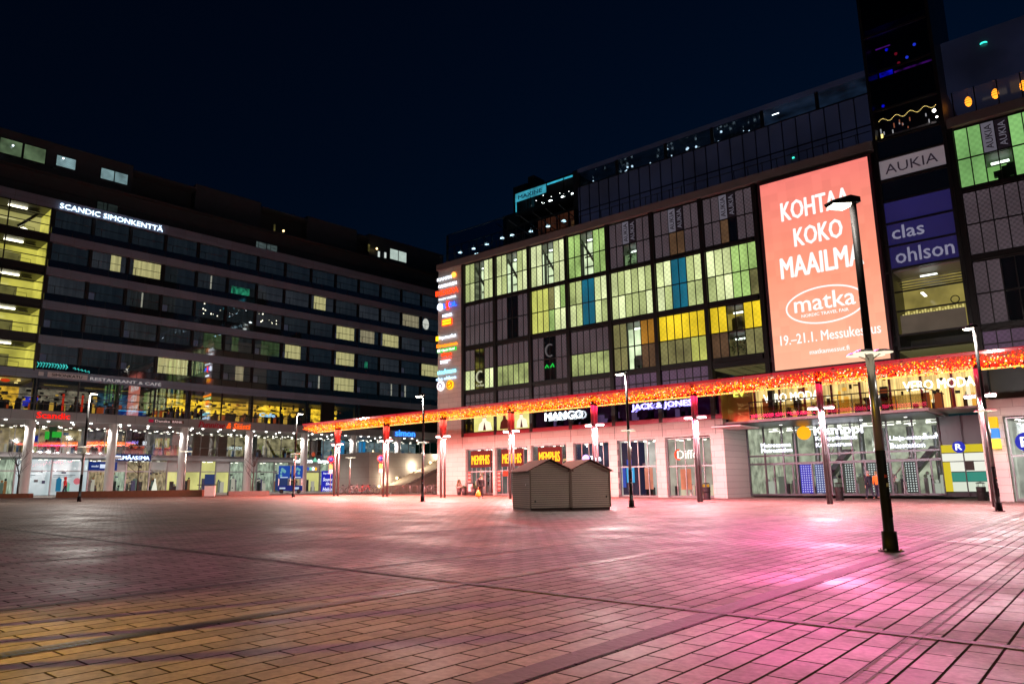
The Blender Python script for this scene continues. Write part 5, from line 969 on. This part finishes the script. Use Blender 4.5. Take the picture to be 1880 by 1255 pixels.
# ================================================================== STREET LAMPS
lampmetal = P('lamp_post_dark_steel', (.009, .0085, .0085), .6, .0, .2, 8, spec=.15); lampgrey = P('lamp_post_pale_steel', (.30, .29, .28), .35, .7, .1, 8)
dish_em = EM((255, 238, 205), 1.3)
def dish(q, cx, cz_, arm, m=0, me=1):
    for k in range(4):
        a = k * PI / 2 + .5; x, y = cx + arm * math.cos(a), arm * math.sin(a)
        q.tube([(cx, 0, cz_ - .12), (x, y, cz_)], .012, 4, m)
        q.lathe([(.01, .06), (.11, .045), (.19, .0)], (x, y, cz_), 12, m); q.lathe([(.185, -.006), (.01, -.02)], (x, y, cz_), 12, me)
def street_lamp(X, Y, H, zd, face, label, power, dpow=25):
    t = thing('street_lamp', label, 'street lamp', FW, X, Y, gz(X, Y), 'tall street lamps on the square', face)
    MB().tube([(0, 0, -.1), (0, 0, .32), (0, 0, .325), (0, 0, 1.65)], [.125, .12, .085, .08], 14).build('lower_pole', lampmetal, t)
    MB().tube([(0, 0, 1.65), (0, 0, zd)], .07, 12).build('middle_pole', lampgrey, t)
    MB().tube([(0, 0, zd), (0, 0, H - .08)], [.066, .06], 12).build('upper_pole', lampmetal, t)
    q = MB(); q.lathe([(.20, -.02), (.20, .015), (.125, .02)], (0, 0, 0), 16, 0)
    for k in range(4): a = k * PI / 2 + .4; q.lathe([(.018, .015), (.018, .045), (.001, .05)], (.165 * math.cos(a), .165 * math.sin(a), 0), 6, 1)
    q.build('base_plate', [lampmetal, steel], t)
    MB().box(-.035, .035, -.092, -.07, .55, .85).build('hatch_cover', lampmetal, t); MB().box(-.012, .03, -.091, -.07, 1.05, 1.11).build('sticker', P('sticker_white', (.5, .5, .48), .6), t); MB().box(-.03, .015, -.0905, -.07, 1.2, 1.25).build('sticker', P('sticker_red', (.4, .05, .04), .6), t)
    q = MB(); q.prism([(.08, H), (-.12, H + .02), (-.52, H - .12), (-.48, H - .17), (-.1, H - .12), (.08, H - .1)], -.12, .12, 0); q.prism([(-.1, H - .125), (-.46, H - .172), (-.40, H - .21), (-.14, H - .2)], -.10, .10, 1)
    q.build('lamp_head', [lampmetal, EM((255, 240, 215), 9)], t)
    MB().tube([(.07, 0, zd - .9), (.07, 0, zd - .7)], .05, 8).build('uplight', lampgrey, t); q = MB(); dish(q, 0, zd + .02, .21); q.build('reflector_dishes', [lampgrey, dish_em], t)
    h = Matrix.Rotation(face, 4, 'Z') @ Vector((-.32, 0, H - .28)); p = Vector((X, Y, gz(X, Y))) + h
    add_light('POINT', 'lamp_light', p, power, (1.0, .92, .83), None, .08)
    add_light('POINT', 'dish_light', Vector((X, Y, gz(X, Y) + zd - .35)) + Matrix.Rotation(face, 4, 'Z') @ Vector((.3, -.25, 0)), dpow, (1, .93, .8), None, .05)
street_lamp(-27.1, 46.2, 6.9, 3.35, PI, 'tall lamp beside the long rusty planter', LAMP * 1.4)
street_lamp(-17.1, 57.4, 6.6, 3.3, PI, 'tall lamp in front of the hotel columns below the canopy tip', LAMP)
street_lamp(-5.42, 43.9, 6.4, 3.45, .0, 'tall lamp standing before the canopy next to the stone pier', LAMP)
street_lamp(5.24, 33.2, 6.16, 3.38, .0, 'tall lamp standing beside the two wooden huts', LAMP)
street_lamp(6.24, 12.5, 6.2, 3.30, .25, 'big lamp towering before the salmon screen, its thick base in view', LAMP * .08, 4)
street_lamp(18.2, 28.0, 7.15, 3.74, .3, 'tall lamp before the blue round letter signs and stone pier', LAMP)
def dish_lamp(X, Y, H, label):
    t = thing('dish_lamp', label, 'street lamp', FW, X, Y, gz(X, Y), 'slim lamps with winged reflector heads')
    MB().tube([(0, 0, -.05), (0, 0, H - .05)], [.075, .06], 10).build('pole', lampgrey, t)
    q = MB(); dish(q, 0, H, .36, 0, 1); q.build('reflector_dishes', [lampgrey, EM((255, 238, 205), 4)], t)
    add_light('POINT', 'dish_light', (X + .1, Y - .3, gz(X, Y) + H - .3), 90, (1, .9, .75), None, .08)
dish_lamp(-16.0, 72, 3.5, 'slim lamp with two winged heads before the concrete stairway')
dish_lamp(-29.5, 66, 3.9, 'slim lamp with small winged head standing before the hotel shop windows')

# ================================================================== HUTS
roof_m = P('hut_roof_felt', (.20, .10, .075), .75, 0, .2, 3, .1); trim_m = P('hut_trim', (.26, .20, .15), .65, 0, .15, 6)
HW, HD, HE, HR = 1.74, 2.55, 1.60, 2.02
def hut(label):
    t = thing('market_hut', label, 'hut', FW, 0, 0, 0, 'wooden market huts standing side by side')
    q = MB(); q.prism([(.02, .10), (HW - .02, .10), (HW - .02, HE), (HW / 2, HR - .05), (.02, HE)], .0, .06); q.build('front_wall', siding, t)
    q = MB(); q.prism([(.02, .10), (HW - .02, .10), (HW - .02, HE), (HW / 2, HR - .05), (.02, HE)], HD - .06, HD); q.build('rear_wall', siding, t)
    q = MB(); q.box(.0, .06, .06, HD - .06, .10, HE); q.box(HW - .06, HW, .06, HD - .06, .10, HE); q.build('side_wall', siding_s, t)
    q = MB(); q.box(.03, HW - .03, .04, HD - .04, -.06, .10); q.build('plinth', P('dark_wood', (.06, .03, .02), .6), t)
    q = MB(); q.box(-.015, .045, -.015, .02, .10, HE); q.box(HW - .045, HW + .015, -.015, .02, .10, HE); q.build('corner_trim', trim_m, t)
    q = MB(); th = .035
    for s in (-1, 1):
        x0, x1 = HW / 2, HW / 2 + s * (HW / 2 + .12); z0, z1 = HR, HE - .05 * (1)
        z1 = HR - (HR - HE) * (HW / 2 + .12) / (HW / 2)
        pts = [(x0, z0), (x1, z1), (x1, z1 + th), (x0, z0 + th)]
        q.prism(pts if s > 0 else pts[::-1], -.12, HD + .1)
    q.build('roof', roof_m, t); return t
hang = math.radians(16.5)
h1 = hut('wooden gabled hut with its dark side wall showing, farther from the lamp')
h2 = hut('wooden gabled hut beside the tall lamp, only its front showing')
for h_, d, vx, vz in ((h1, 0, .22, .36), (h2, HW + .02, 1.56, .52)):
    X, Y = .64 + d * math.cos(hang), 29.75 + d * math.sin(hang); h_.location = (X, Y, gz(X, Y)); h_.rotation_euler = (0, 0, hang)
    MB().lathe([(.01, -.012), (.035, -.012), (.04, .0)], (vx, 0, vz), 12, 0, 'y').build('vent_hole', black, h_)
MB().box(-.025, -.0, .5, .56, .98, 1.06).build('door_handle', steel, h1)

# ================================================================== BINS, PLANTERS, TREES, BIKES
def bin_(X, Y, label):
    t = thing('litter_bin', label, 'litter bin', FW, X, Y, gz(X, Y), 'black litter bins with raised lids')
    q = MB(); q.lathe([(.20, .0), (.24, .02), (.25, .06), (.21, .07), (.25, .74), (.24, .78), (.01, .76)], (0, 0, 0), 16); q.tube([(.27 * math.cos(a * PI / 10), .27 * math.sin(a * PI / 10), .5) for a in range(20)], .015, 4, closed=True); q.build('body', P('bin_black', (.007, .007, .007), .6, .0, .25, 8, spec=.2), t)
    q = MB()
    for k in range(4): a = k * PI / 2; q.tube([(.2 * math.cos(a), .2 * math.sin(a), .76), (.2 * math.cos(a), .2 * math.sin(a), .98)], .012, 5)
    q.lathe([(.01, 1.05), (.18, 1.02), (.26, .97), (.01, .96)], (0, 0, 0), 16); q.build('lid', P('bin_black', (.02, .018, .018), .45), t)
bin_(12.05, 46.4, 'black litter bin beside the canopy post at the stone corner'); bin_(19.37, 44.2, 'black litter bin by the canopy post before the dotted doors'); bin_(26.7, 42.4, 'black litter bin beside the yellow kiosk window')
def planter(X0, Y0, X1, Y1, h, label, m=corten, d=1.6):
    a = math.atan2(Y1 - Y0, X1 - X0); L = math.hypot(X1 - X0, Y1 - Y0)
    t = thing('raised_planter', label, 'planter', FW, X0, Y0, 0, 'low planter walls before the hotel', a)
    t.location.z = gz((X0 + X1) / 2, (Y0 + Y1) / 2) - .08
    q = MB(); q.box(0, L, 0, .08, 0, h + .08); q.box(0, L, d - .08, d, 0, h + .08); q.box(0, .08, .08, d - .08, 0, h + .08); q.box(L - .08, L, .08, d - .08, 0, h + .08); q.build('wall', m, t)
    MB().box(.08, L - .08, .08, d - .08, 0, h + .0).build('soil', P('dark_soil', (.03, .022, .016), .9, 0, .4, 6, .4), t)
planter(-44, 55.5, -38.0, 58, .33, 'short rusty planter wall before the first hotel column'); planter(-36.2, 58.5, -25.7, 61, .52, 'long rusty steel planter holding the middle bare tree'); planter(-25.45, 66, -22.3, 67.5, .38, 'small grey brown planter wall holding a slim bare tree', P('brown_concrete', (.14, .10, .085), .8, 0, .25, 3))
bark = P('dark_bark', (.035, .026, .022), .85, 0, .3, 12)
def tree(X, Y, H, seed, label, spread=1.0):
    t = thing('bare_tree', label, 'tree', FW, X, Y, gz(X, Y) + .2, 'bare winter trees before the hotel'); rn = random.Random(seed)
    tr = MB(); cr = MB()
    def grow(p, d, L, r, dep):
        pts = [p]; rad = [r]; q_ = p.copy(); dd = d.copy()
        for k in range(4):
            dd = (dd + Vector((rn.uniform(-.16, .16), rn.uniform(-.16, .16), rn.uniform(-.05, .12)))).normalized(); q_ = q_ + dd * L / 4; pts.append(q_.copy()); rad.append(r * (1 - .16 * (k + 1)))
            if dep < 4 and (k > 0 or dep > 0) and rn.random() < (.9 if dep < 3 else .6):
                a = rn.uniform(0, 2 * PI); s = Vector((math.cos(a), math.sin(a), rn.uniform(.2, .8))).normalized(); grow(q_.copy(), (dd * .45 + s * .8 * spread).normalized(), L * rn.uniform(.55, .72), rad[-1] * .55, dep + 1)
        (tr if dep == 0 else cr).tube(pts, rad, 7 if dep < 2 else 4, 0)
        if dep == 0:
            for k in range(4): a = k * PI / 2 + rn.random(); grow(q_.copy(), Vector((math.cos(a) * .7 * spread, math.sin(a) * .7 * spread, .8)).normalized(), L * .6, r * .32, 1)
    tr.tube([(0, 0, -.3), (0, 0, 0)], [.1, .085], 8, 0); grow(Vector((0, 0, 0)), Vector((.03, 0, 1)), H * .55, .085, 0)
    tr.build('trunk', bark, t); cr.build('crown', bark, t)
tree(-40.0, 59.6, 4.2, 3, 'bare tree behind the short rusty planter by the first hotel column'); tree(-31.2, 61.2, 4.1, 8, 'thick bare tree rising from the long rusty planter'); tree(-23.7, 67.1, 4.2, 14, 'bare tree in the small grey brown planter', 1.0)
# bicycles
def bicycle(label, col):
    t = thing('parked_bicycle', label, 'bicycle', FW, 0, 0, 0, 'bicycles parked before the stairway')
    for x in (-.52, .52):
        q = MB(); q.tube([(x + .33 * math.cos(a * PI / 10), 0, .34 + .33 * math.sin(a * PI / 10)) for a in range(20)], .018, 5, 0, closed=True)
        for k in range(6): a = k * PI / 6; q.tube([(x - .32 * math.cos(a), 0, .34 - .32 * math.sin(a)), (x + .32 * math.cos(a), 0, .34 + .32 * math.sin(a))], .004, 3, 1, cap=False)
        q.build('wheel', [black, steel], t)
    q = MB(); P_ = [(-.52, 0, .34), (-.12, 0, .30), (-.2, 0, .78), (.36, 0, .82), (.52, 0, .34)]
    for a, e_ in ((0, 1), (0, 2), (1, 2), (2, 3), (1, 3), (3, 4)): q.tube([P_[a], P_[e_]], .019, 6, 0)
    q.build('frame', P('bike_' + '_'.join(str(int(c * 99)) for c in col), col, .35, .2, .05, 5), t)
    q = MB(); q.tube([(.36, 0, .82), (.33, 0, .98), (.30, .28, 1.0)], .014, 5); q.tube([(.33, 0, .98), (.30, -.28, 1.0)], .014, 5); q.build('handlebar', steel, t)
    MB().ball((-.22, 0, .86), .1, 0, 8, 5, (1.3, .7, .5)).build('saddle', black, t); return t
for k, (X, Y, r, c, tx) in enumerate(((-15.9, 69.8, .2, (.08, .08, .09), 'dark bicycle beside the canopy end post'), (-15.2, 70.1, -.15, (.4, .4, .42), 'silver bicycle between the dark and brown ones'), (-14.8, 70.9, .4, (.10, .05, .03), 'brown bicycle turned slightly, before the blue board'), (-14.2, 70.3, .1, (.5, .03, .05), 'bright red bicycle in the parked group'), (-13.7, 71.2, -.3, (.05, .06, .12), 'dark blue bicycle beside the concrete wall'), (-7.95, 69.8, .35, (.3, .3, .32), 'lone grey bicycle at the hoops near the stone pier'))):
    b_ = bicycle(tx, c); b_.location = (X, Y, gz(X, Y)); b_.rotation_euler = (0, 0, r)
hp = MB(); hp.tube([(0, -.35, -.05), (0, -.35, .72), (0, -.28, .8), (0, .28, .8), (0, .35, .72), (0, .35, -.05)], .028, 7); hoop = hp.build('bike_hoop', steel)
for k in range(7):
    o = hoop if k == 0 else hoop.copy()
    if k: COL.objects.link(o)
    X, Y = -11.6 + k * .72, 71.4 - k * .35; o.location = (X, Y, gz(X, Y)); o.rotation_euler = (0, 0, .9); tag(o, 'steel bicycle hoop in the row before the sloping parapet', 'bike rack', 'steel bicycle hoops in a row')
# signposts
for X, Y, tx in ((-16.8, 67.6, 'round red rimmed road sign beside the canopy end post'), (-11.85, 65.6, 'round red rimmed road sign by the stairway canopy post')):
    t = thing('road_sign', tx, 'road sign', FW, X, Y, gz(X, Y), 'round road signs beside canopy posts', .3)
    MB().tube([(0, 0, 0), (0, 0, 3.5)], .03, 8).build('pole', steel, t)
    q = MB(); q.lathe([(.01, -.045), (.24, -.045), (.24, -.02)], (0, 0, 3.2), 20, 0, 'y'); q.lathe([(.24, -.05), (.32, -.05), (.32, -.02)], (0, 0, 3.2), 20, 1, 'y'); q.build('disc', [P('sign_blue', (.02, .04, .25), .4), P('sign_red', (.5, .02, .03), .4)], t)
    q = MB(); q.box(-.16, .16, -.05, -.03, 2.35, 2.75, 0); q.box(-.16, .16, -.05, -.03, 1.95, 2.3, 1); q.build('plate', [P('sign_yellow', (.6, .3, .05), .5), P('sign_white', (.6, .6, .6), .5)], t)
# cabinet, cart, pots, board
t = thing('utility_box', 'pale square box with a dark bar on top beside the long planter', 'box', FW, -24.9, 60.6, gz(-24.9, 60.6), None, .2)
MB().box(-.38, .38, -.3, .3, .0, .88).build('case', P('pale_box_paint', (.5, .42, .40), .6, 0, .12, 4), t); MB().box(-1.0, .55, -.05, .05, .93, 1.0).box(-.05, .05, -.04, .04, .88, .93).build('bar', black, t); MB().box(-.4, .4, -.32, .32, -.03, .05).build('base', dark, t)
t = thing('advertising_cart', 'blue two board advertising cart in front of the hotel shop glass', 'cart', FW, -24.1, 79.6, gz(-24.1, 79.6), None, .35)
q = MB(); q.box(-1.25, 1.25, -.3, .3, .25, .8, 0); q.box(-1.1, -.5, -.31, -.3, .45, .6, 1); q.box(.4, .9, -.31, -.3, .4, .62, 1); q.build('base_box', [EM((10, 50, 150), .5), EM((210, 225, 245), .8)], t)
q = MB()
for a, e_ in ((-1.25, -.08), (.08, 1.25)):
    q.box(a, e_, -.1, .05, 1.55, 2.9, 0); rn = random.Random(int(a * 10))
    for k in range(5): x = a + .15 + rn.random() * (e_ - a - .4); z = 1.85 + rn.random() * .8; q.ball((x, -.11, z), .1 + rn.random() * .08, 1, 8, 5, (1, .1, 1.2))
    q.box(a + .2, e_ - .2, -.11, -.1, 1.63, 1.7, 2)
q.build('board', [EM((14, 80, 185), .7), EM((120, 190, 205), .7), EM((220, 235, 245), 1)], t)
q = MB()
for x in (-1.2, 0, 1.2): q.box(x - .04, x + .04, -.05, .03, .8, 1.55)
q.build('frame', steel, t)
q = MB()
for x in (-.9, .9): q.lathe([(.01, -.34), (.22, -.34), (.22, -.3)], (x, 0, .2), 12, 0, 'y')
q.build('wheel', black, t)
leafm = P('evergreen_leaf', (.045, .085, .03), .6, 0, .5, 9); pot_m = P('dark_pot', (.035, .03, .032), .5, 0, .15, 6)
for k, (u, y, tx, hh) in enumerate(((.55, -1.0, 'tall dark pot with evergreen beside the stone pier', .75), (2.3, -1.0, 'short pot of pale green plants beside the sandwich board', .3), (3.0, -1.0, 'tall dark pot with evergreen before the second shop window', .7), (1.1, -.95, 'low dark pot hidden behind the walking man', .2))):
    t = thing('potted_shrub', tx, 'plant', FM, u, y, FM.g(u, y), 'potted evergreens before the red shop windows')
    MB().lathe([(.01, 0), (.17, .0), (.25, .62), (.22, .62), (.2, .56), (.01, .55)], (0, 0, 0), 12).build('pot', pot_m, t)
    q = MB(); rn = random.Random(40 + k)
    for j in range(420):
        a, b_, r_ = rn.random() * 2 * PI, rn.random() ** .7, rn.random()
        R = .30 * (1 - .75 * b_) * math.sqrt(r_) + .03; c = Vector((R * math.cos(a), R * math.sin(a), .58 + b_ * hh)); s = .035
        d1 = Vector((rn.uniform(-1, 1), rn.uniform(-1, 1), rn.uniform(-.4, 1))).normalized() * s * 1.6; d2 = d1.orthogonal().normalized() * s * .7
        q.face([c - d2, c + d1, c + d2, c - d1 * .3])
    q.build('foliage', leafm, t)
t = thing('sandwich_board', 'pale folding pavement board beside the potted evergreens', 'sign board', FM, 1.75, -1.1, FM.g(1.75, -1.1))
q = MB(); q.prism([(0, 0), (.6, 0), (.6, 1.05), (0, 1.05)], -.06, -.02, 0); q.prism([(.05, .3), (.55, .3), (.55, .95), (.05, .95)], -.07, -.06, 1); q.build('panel', [dark, P('pale_pink_poster', (.55, .40, .42), .6, 0, .25, 5)], t)
MB().prism([(0, 0), (.6, 0), (.6, 1.0), (0, 1.0)], .12, .15).build('rear_panel', dark, t)

# ================================================================== PEOPLE
skin = P('skin_tone', (.45, .25, .18), .55, 0, .06, 6)
def skinned(name, verts, edges, radii, m, parent, levels=1):
    me = bpy.data.meshes.new(name); me.from_pydata(verts, edges, []); me.materials.append(m)
    bm = bmesh.new(); bm.from_mesh(me); ly = bm.verts.layers.skin.verify(); bm.verts.ensure_lookup_table()
    for v, r in zip(bm.verts, radii):
        v[ly].radius = (r, r) if not isinstance(r, tuple) else r
        v[ly].use_root = (v.index == 0)
    bm.to_mesh(me); bm.free()
    o = bpy.data.objects.new(name, me); COL.objects.link(o); o.parent = parent
    sk = o.modifiers.new('skin', 'SKIN'); sk.use_smooth_shade = True; su = o.modifiers.new('smooth', 'SUBSURF'); su.levels = levels; su.render_levels = levels
    return o
def person(label, X, Y, H, face, coat, legs, hair, stride=.18, arm=.08, lean=.0, hood=False, coat_len=.46, bag=None):
    """walking figure facing local -y; heights are shares of H"""
    t = thing('person', label, 'person', FW, X, Y, gz(X, Y), None, face); h = H
    L = lambda x, y, z: (x * h, y * h, z * h)
    le = -lean
    V = [L(0, 0, .53), L(0, le * .3, .62), L(0, le * .7, .74), L(0, le, .81), L(0, le * 1.15, .86), L(0, le * 1.3 - .008, .905), L(0, le * 1.3 - .006, .955),
         L(.055, 0, .50), L(.06, -stride * .5, .285), L(.06, -stride * .75, .045), L(.062, -stride * .75 - .075, .018),
         L(-.055, 0, .50), L(-.06, stride * .3, .285), L(-.06, stride * 1.0, .06), L(-.062, stride * 1.0 - .07, .02),
         L(.105, le, .79), L(.135, le + arm * .4, .63), L(.13, le - arm * .4, .49), L(.128, le - arm * .5, .455),
         L(-.105, le, .79), L(-.135, le - arm * .1, .63), L(-.13, le - arm * .9, .49), L(-.128, le - arm, .455)]
    E_ = [(0, 1), (1, 2), (2, 3), (3, 4), (4, 5), (5, 6), (0, 7), (7, 8), (8, 9), (9, 10), (0, 11), (11, 12), (12, 13), (13, 14), (3, 15), (15, 16), (16, 17), (17, 18), (3, 19), (19, 20), (20, 21), (21, 22)]
    R = [.075, .07, .078, .06, .03, .05, .04, .052, .035, .024, .02, .052, .035, .024, .02, .036, .027, .018, .016, .036, .027, .018, .016]
    skinned('body', V, E_, [r * h for r in R], skin, t)
    hx = L(0, le * 1.3, .93)
    q = MB()
    for s in (-1, 1): q.ball((hx[0] + s * .018 * h, hx[1] - .05 * h, hx[2] - .0 * h), .007 * h, 0, 6, 4)
    q.tube([(hx[0], hx[1] - .05 * h, hx[2] - .005 * h), (hx[0], hx[1] - .066 * h, hx[2] - .02 * h)], .008 * h, 5, 1); q.ball((hx[0], hx[1] - .05 * h, hx[2] - .035 * h), .012 * h, 2, 6, 4, (1.4, .5, .5))
    for s in (-1, 1): q.ball((hx[0] + s * .052 * h, hx[1], hx[2] - .006 * h), .013 * h, 1, 6, 4, (.5, 1, 1.3))
    q.build('face', [black, skin, P('lip_tone', (.35, .12, .10), .5)], t)
    # coat: open tube over torso plus sleeves
    cv = [L(0, 0, coat_len), L(0, 0, .53), L(0, le * .3, .62), L(0, le * .7, .73), L(0, le, .80), L(0, le * 1.1, .84)] + V[15:18] + V[19:22]
    ce = [(0, 1), (1, 2), (2, 3), (3, 4), (4, 5), (4, 6), (6, 7), (7, 8), (4, 9), (9, 10), (10, 11)]
    skinned('coat', cv, ce, [k_ * h for k_ in (.098, .094, .09, .098, .075, .045, .048, .040, .031, .048, .040, .031)], coat, t)
    lv_ = [L(0, 0, .50)] + V[7:10] + V[11:14]
    skinned('trousers', lv_, [(0, 1), (1, 2), (2, 3), (0, 4), (4, 5), (5, 6)], [k_ * h for k_ in (.07, .062, .045, .034, .062, .045, .034)], legs, t)
    q = MB()
    for v in (V[10], V[14]): q.ball((v[0], v[1] + .03 * h, v[2] + .004 * h), .03 * h, 0, 8, 5, (.9, 2.0, .75))
    q.build('shoes', black, t)
    q = MB()
    if hood: q.ball((hx[0], hx[1] + .012 * h, hx[2] + .005 * h), .075 * h, 0, 10, 7, (.95, 1, 1.1)); q.ball((hx[0], hx[1] + .02 * h, hx[2] - .05 * h), .06 * h, 0, 8, 5)
    else: q.ball((hx[0], hx[1] + .013 * h, hx[2] + .014 * h), .058 * h, 0, 10, 7, (1, 1.05, 1.05))
    q.build('hood' if hood else 'hair', coat if hood else hair, t)
    # hands with fingers
    for wi in (18, 22):
        w_ = Vector(V[wi]); q = MB(); q.ball(w_ + Vector((0, 0, -.008 * h)), .02 * h, 0, 8, 5, (.6, 1, 1.3)); s = 1 if wi == 18 else -1
        for k in range(4): y_ = (-.015 + .01 * k) * h; q.tube([w_ + Vector((0, y_, -.025 * h)), w_ + Vector((-s * .003 * h, y_ - .002 * h, -.042 * h)), w_ + Vector((-s * .010 * h, y_ - .002 * h, (-.053 - .003 * (k in (1, 2))) * h))], [.0052 * h, .0048 * h, .004 * h], 5)
        q.tube([w_ + Vector((0, -.018 * h, -.008 * h)), w_ + Vector((-s * .006 * h, -.03 * h, -.028 * h))], [.006 * h, .0045 * h], 5); q.build('hand', skin, t)
    return t, [Vector(V[18]), Vector(V[22])]
navy = P('navy_coat', (.012, .014, .03), .75, 0, .2, 8); blackc = P('charcoal_coat', (.012, .009, .011), .75, 0, .25, 8); orangec = P('orange_jacket', (.75, .22, .02), .6, 0, .12, 8); redc = P('red_jacket', (.65, .02, .02), .6, 0, .12, 8); denim = P('dark_denim', (.03, .04, .08), .8, 0, .2, 9)
ghair = P('grey_hair', (.25, .24, .23), .7); dhair = P('dark_hair', (.03, .02, .015), .6); bhair = P('fair_hair', (.30, .20, .10), .6)
pm, hands = person('person in dark coat walking with an orange carrier bag', -2.32, 51.6, 1.62, .25, blackc, blackc, dhair, .16, .05, .04)
tb = thing('carrier_bag', 'orange yellow plastic carrier bag held by the walking person', 'bag', FW, 0, 0, 0)
wp = Matrix.Rotation(.25, 4, 'Z') @ hands[1] + Vector((-2.32, 51.6, gz(-2.32, 51.6))); tb.location = wp + Vector((0, 0, -.62)); 
q = MB(); q.lathe([(.01, 0), (.16, .01), (.19, .12), (.15, .3), (.05, .46), (.02, .5)], (0, 0, 0), 10); q.build('sack', P('orange_plastic', (.70, .30, .03), .4, 0, .25, 9), tb); MB().tube([(0, 0, .48), (.01, 0, .6)], .012, 5).build('handle', P('orange_plastic', (.70, .30, .03), .4), tb)
person('person in a dark coat walking away towards the entrance doors', 22.0, 45.9, 1.74, PI + .3, navy, navy, ghair, .14, .08, .0, False, .40)
person('person in a bright orange jacket partly behind the big lamp post', 23.35, 47.6, 1.74, PI - .9, orangec, denim, bhair, .10, .08, .0, False, .48)
person('person in a red hooded jacket before the white shop window', -39.6, 65.2, 1.66, -1.2, redc, denim, dhair, .14, .06, .03, True, .42)

# ================================================================== ADDED area lamp for the screen's glow, and the warm lamp behind the square's left corner
for z, pw in ((14.8, SCR),):
    add_light('AREA', 'screen_glow_fill', FM.p(32.2, -.55, z), pw, (1.0, .12, .42), FM.p(39.5, -36, 0), 6.9, sizey=12.8, spread=42)
street_lamp(4.0, -12.0, 6.3, 3.3, 0, 'tall unseen lamp added behind the viewer to light the huts', LAMP * .9)  # lamp added out of view to brighten the hut fronts
t = thing('street_lamp', 'warm lamp beyond the left picture edge', 'street lamp', FW, -9.5, 2.5, gz(-9.5, 2.5))
MB().tube([(0, 0, -.1), (0, 0, 3.4)], [.09, .06], 12).build('lower_pole', lampmetal, t); MB().lathe([(.02, 3.4), (.2, 3.42), (.16, 3.7), (.02, 3.72)], (0, 0, 0), 12).build('lamp_head', lampmetal, t)
add_light('SPOT', 'lamp_light', (-9.1, 3.4, 1.5), WARM, (1.0, .62, .02), (-3.0, 4.8, 0), .05, 60, .9)
for k in range(6):
    q = MB(); q.lathe([(.05, -.05), (.05, .8), (.06, .82), (.06, .9), (.01, .92)], (0, 0, 0), 10); o = q.build('bollard', lampmetal); X, Y = -5.9, 2.6 + k * .55; o.location = (X, Y, gz(X, Y)); tag(o, 'slim dark bollard added out of view to cast streaks of shade', 'bollard', 'row of slim bollards added for their shadows')  # unseen posts added to break the warm light into streaks
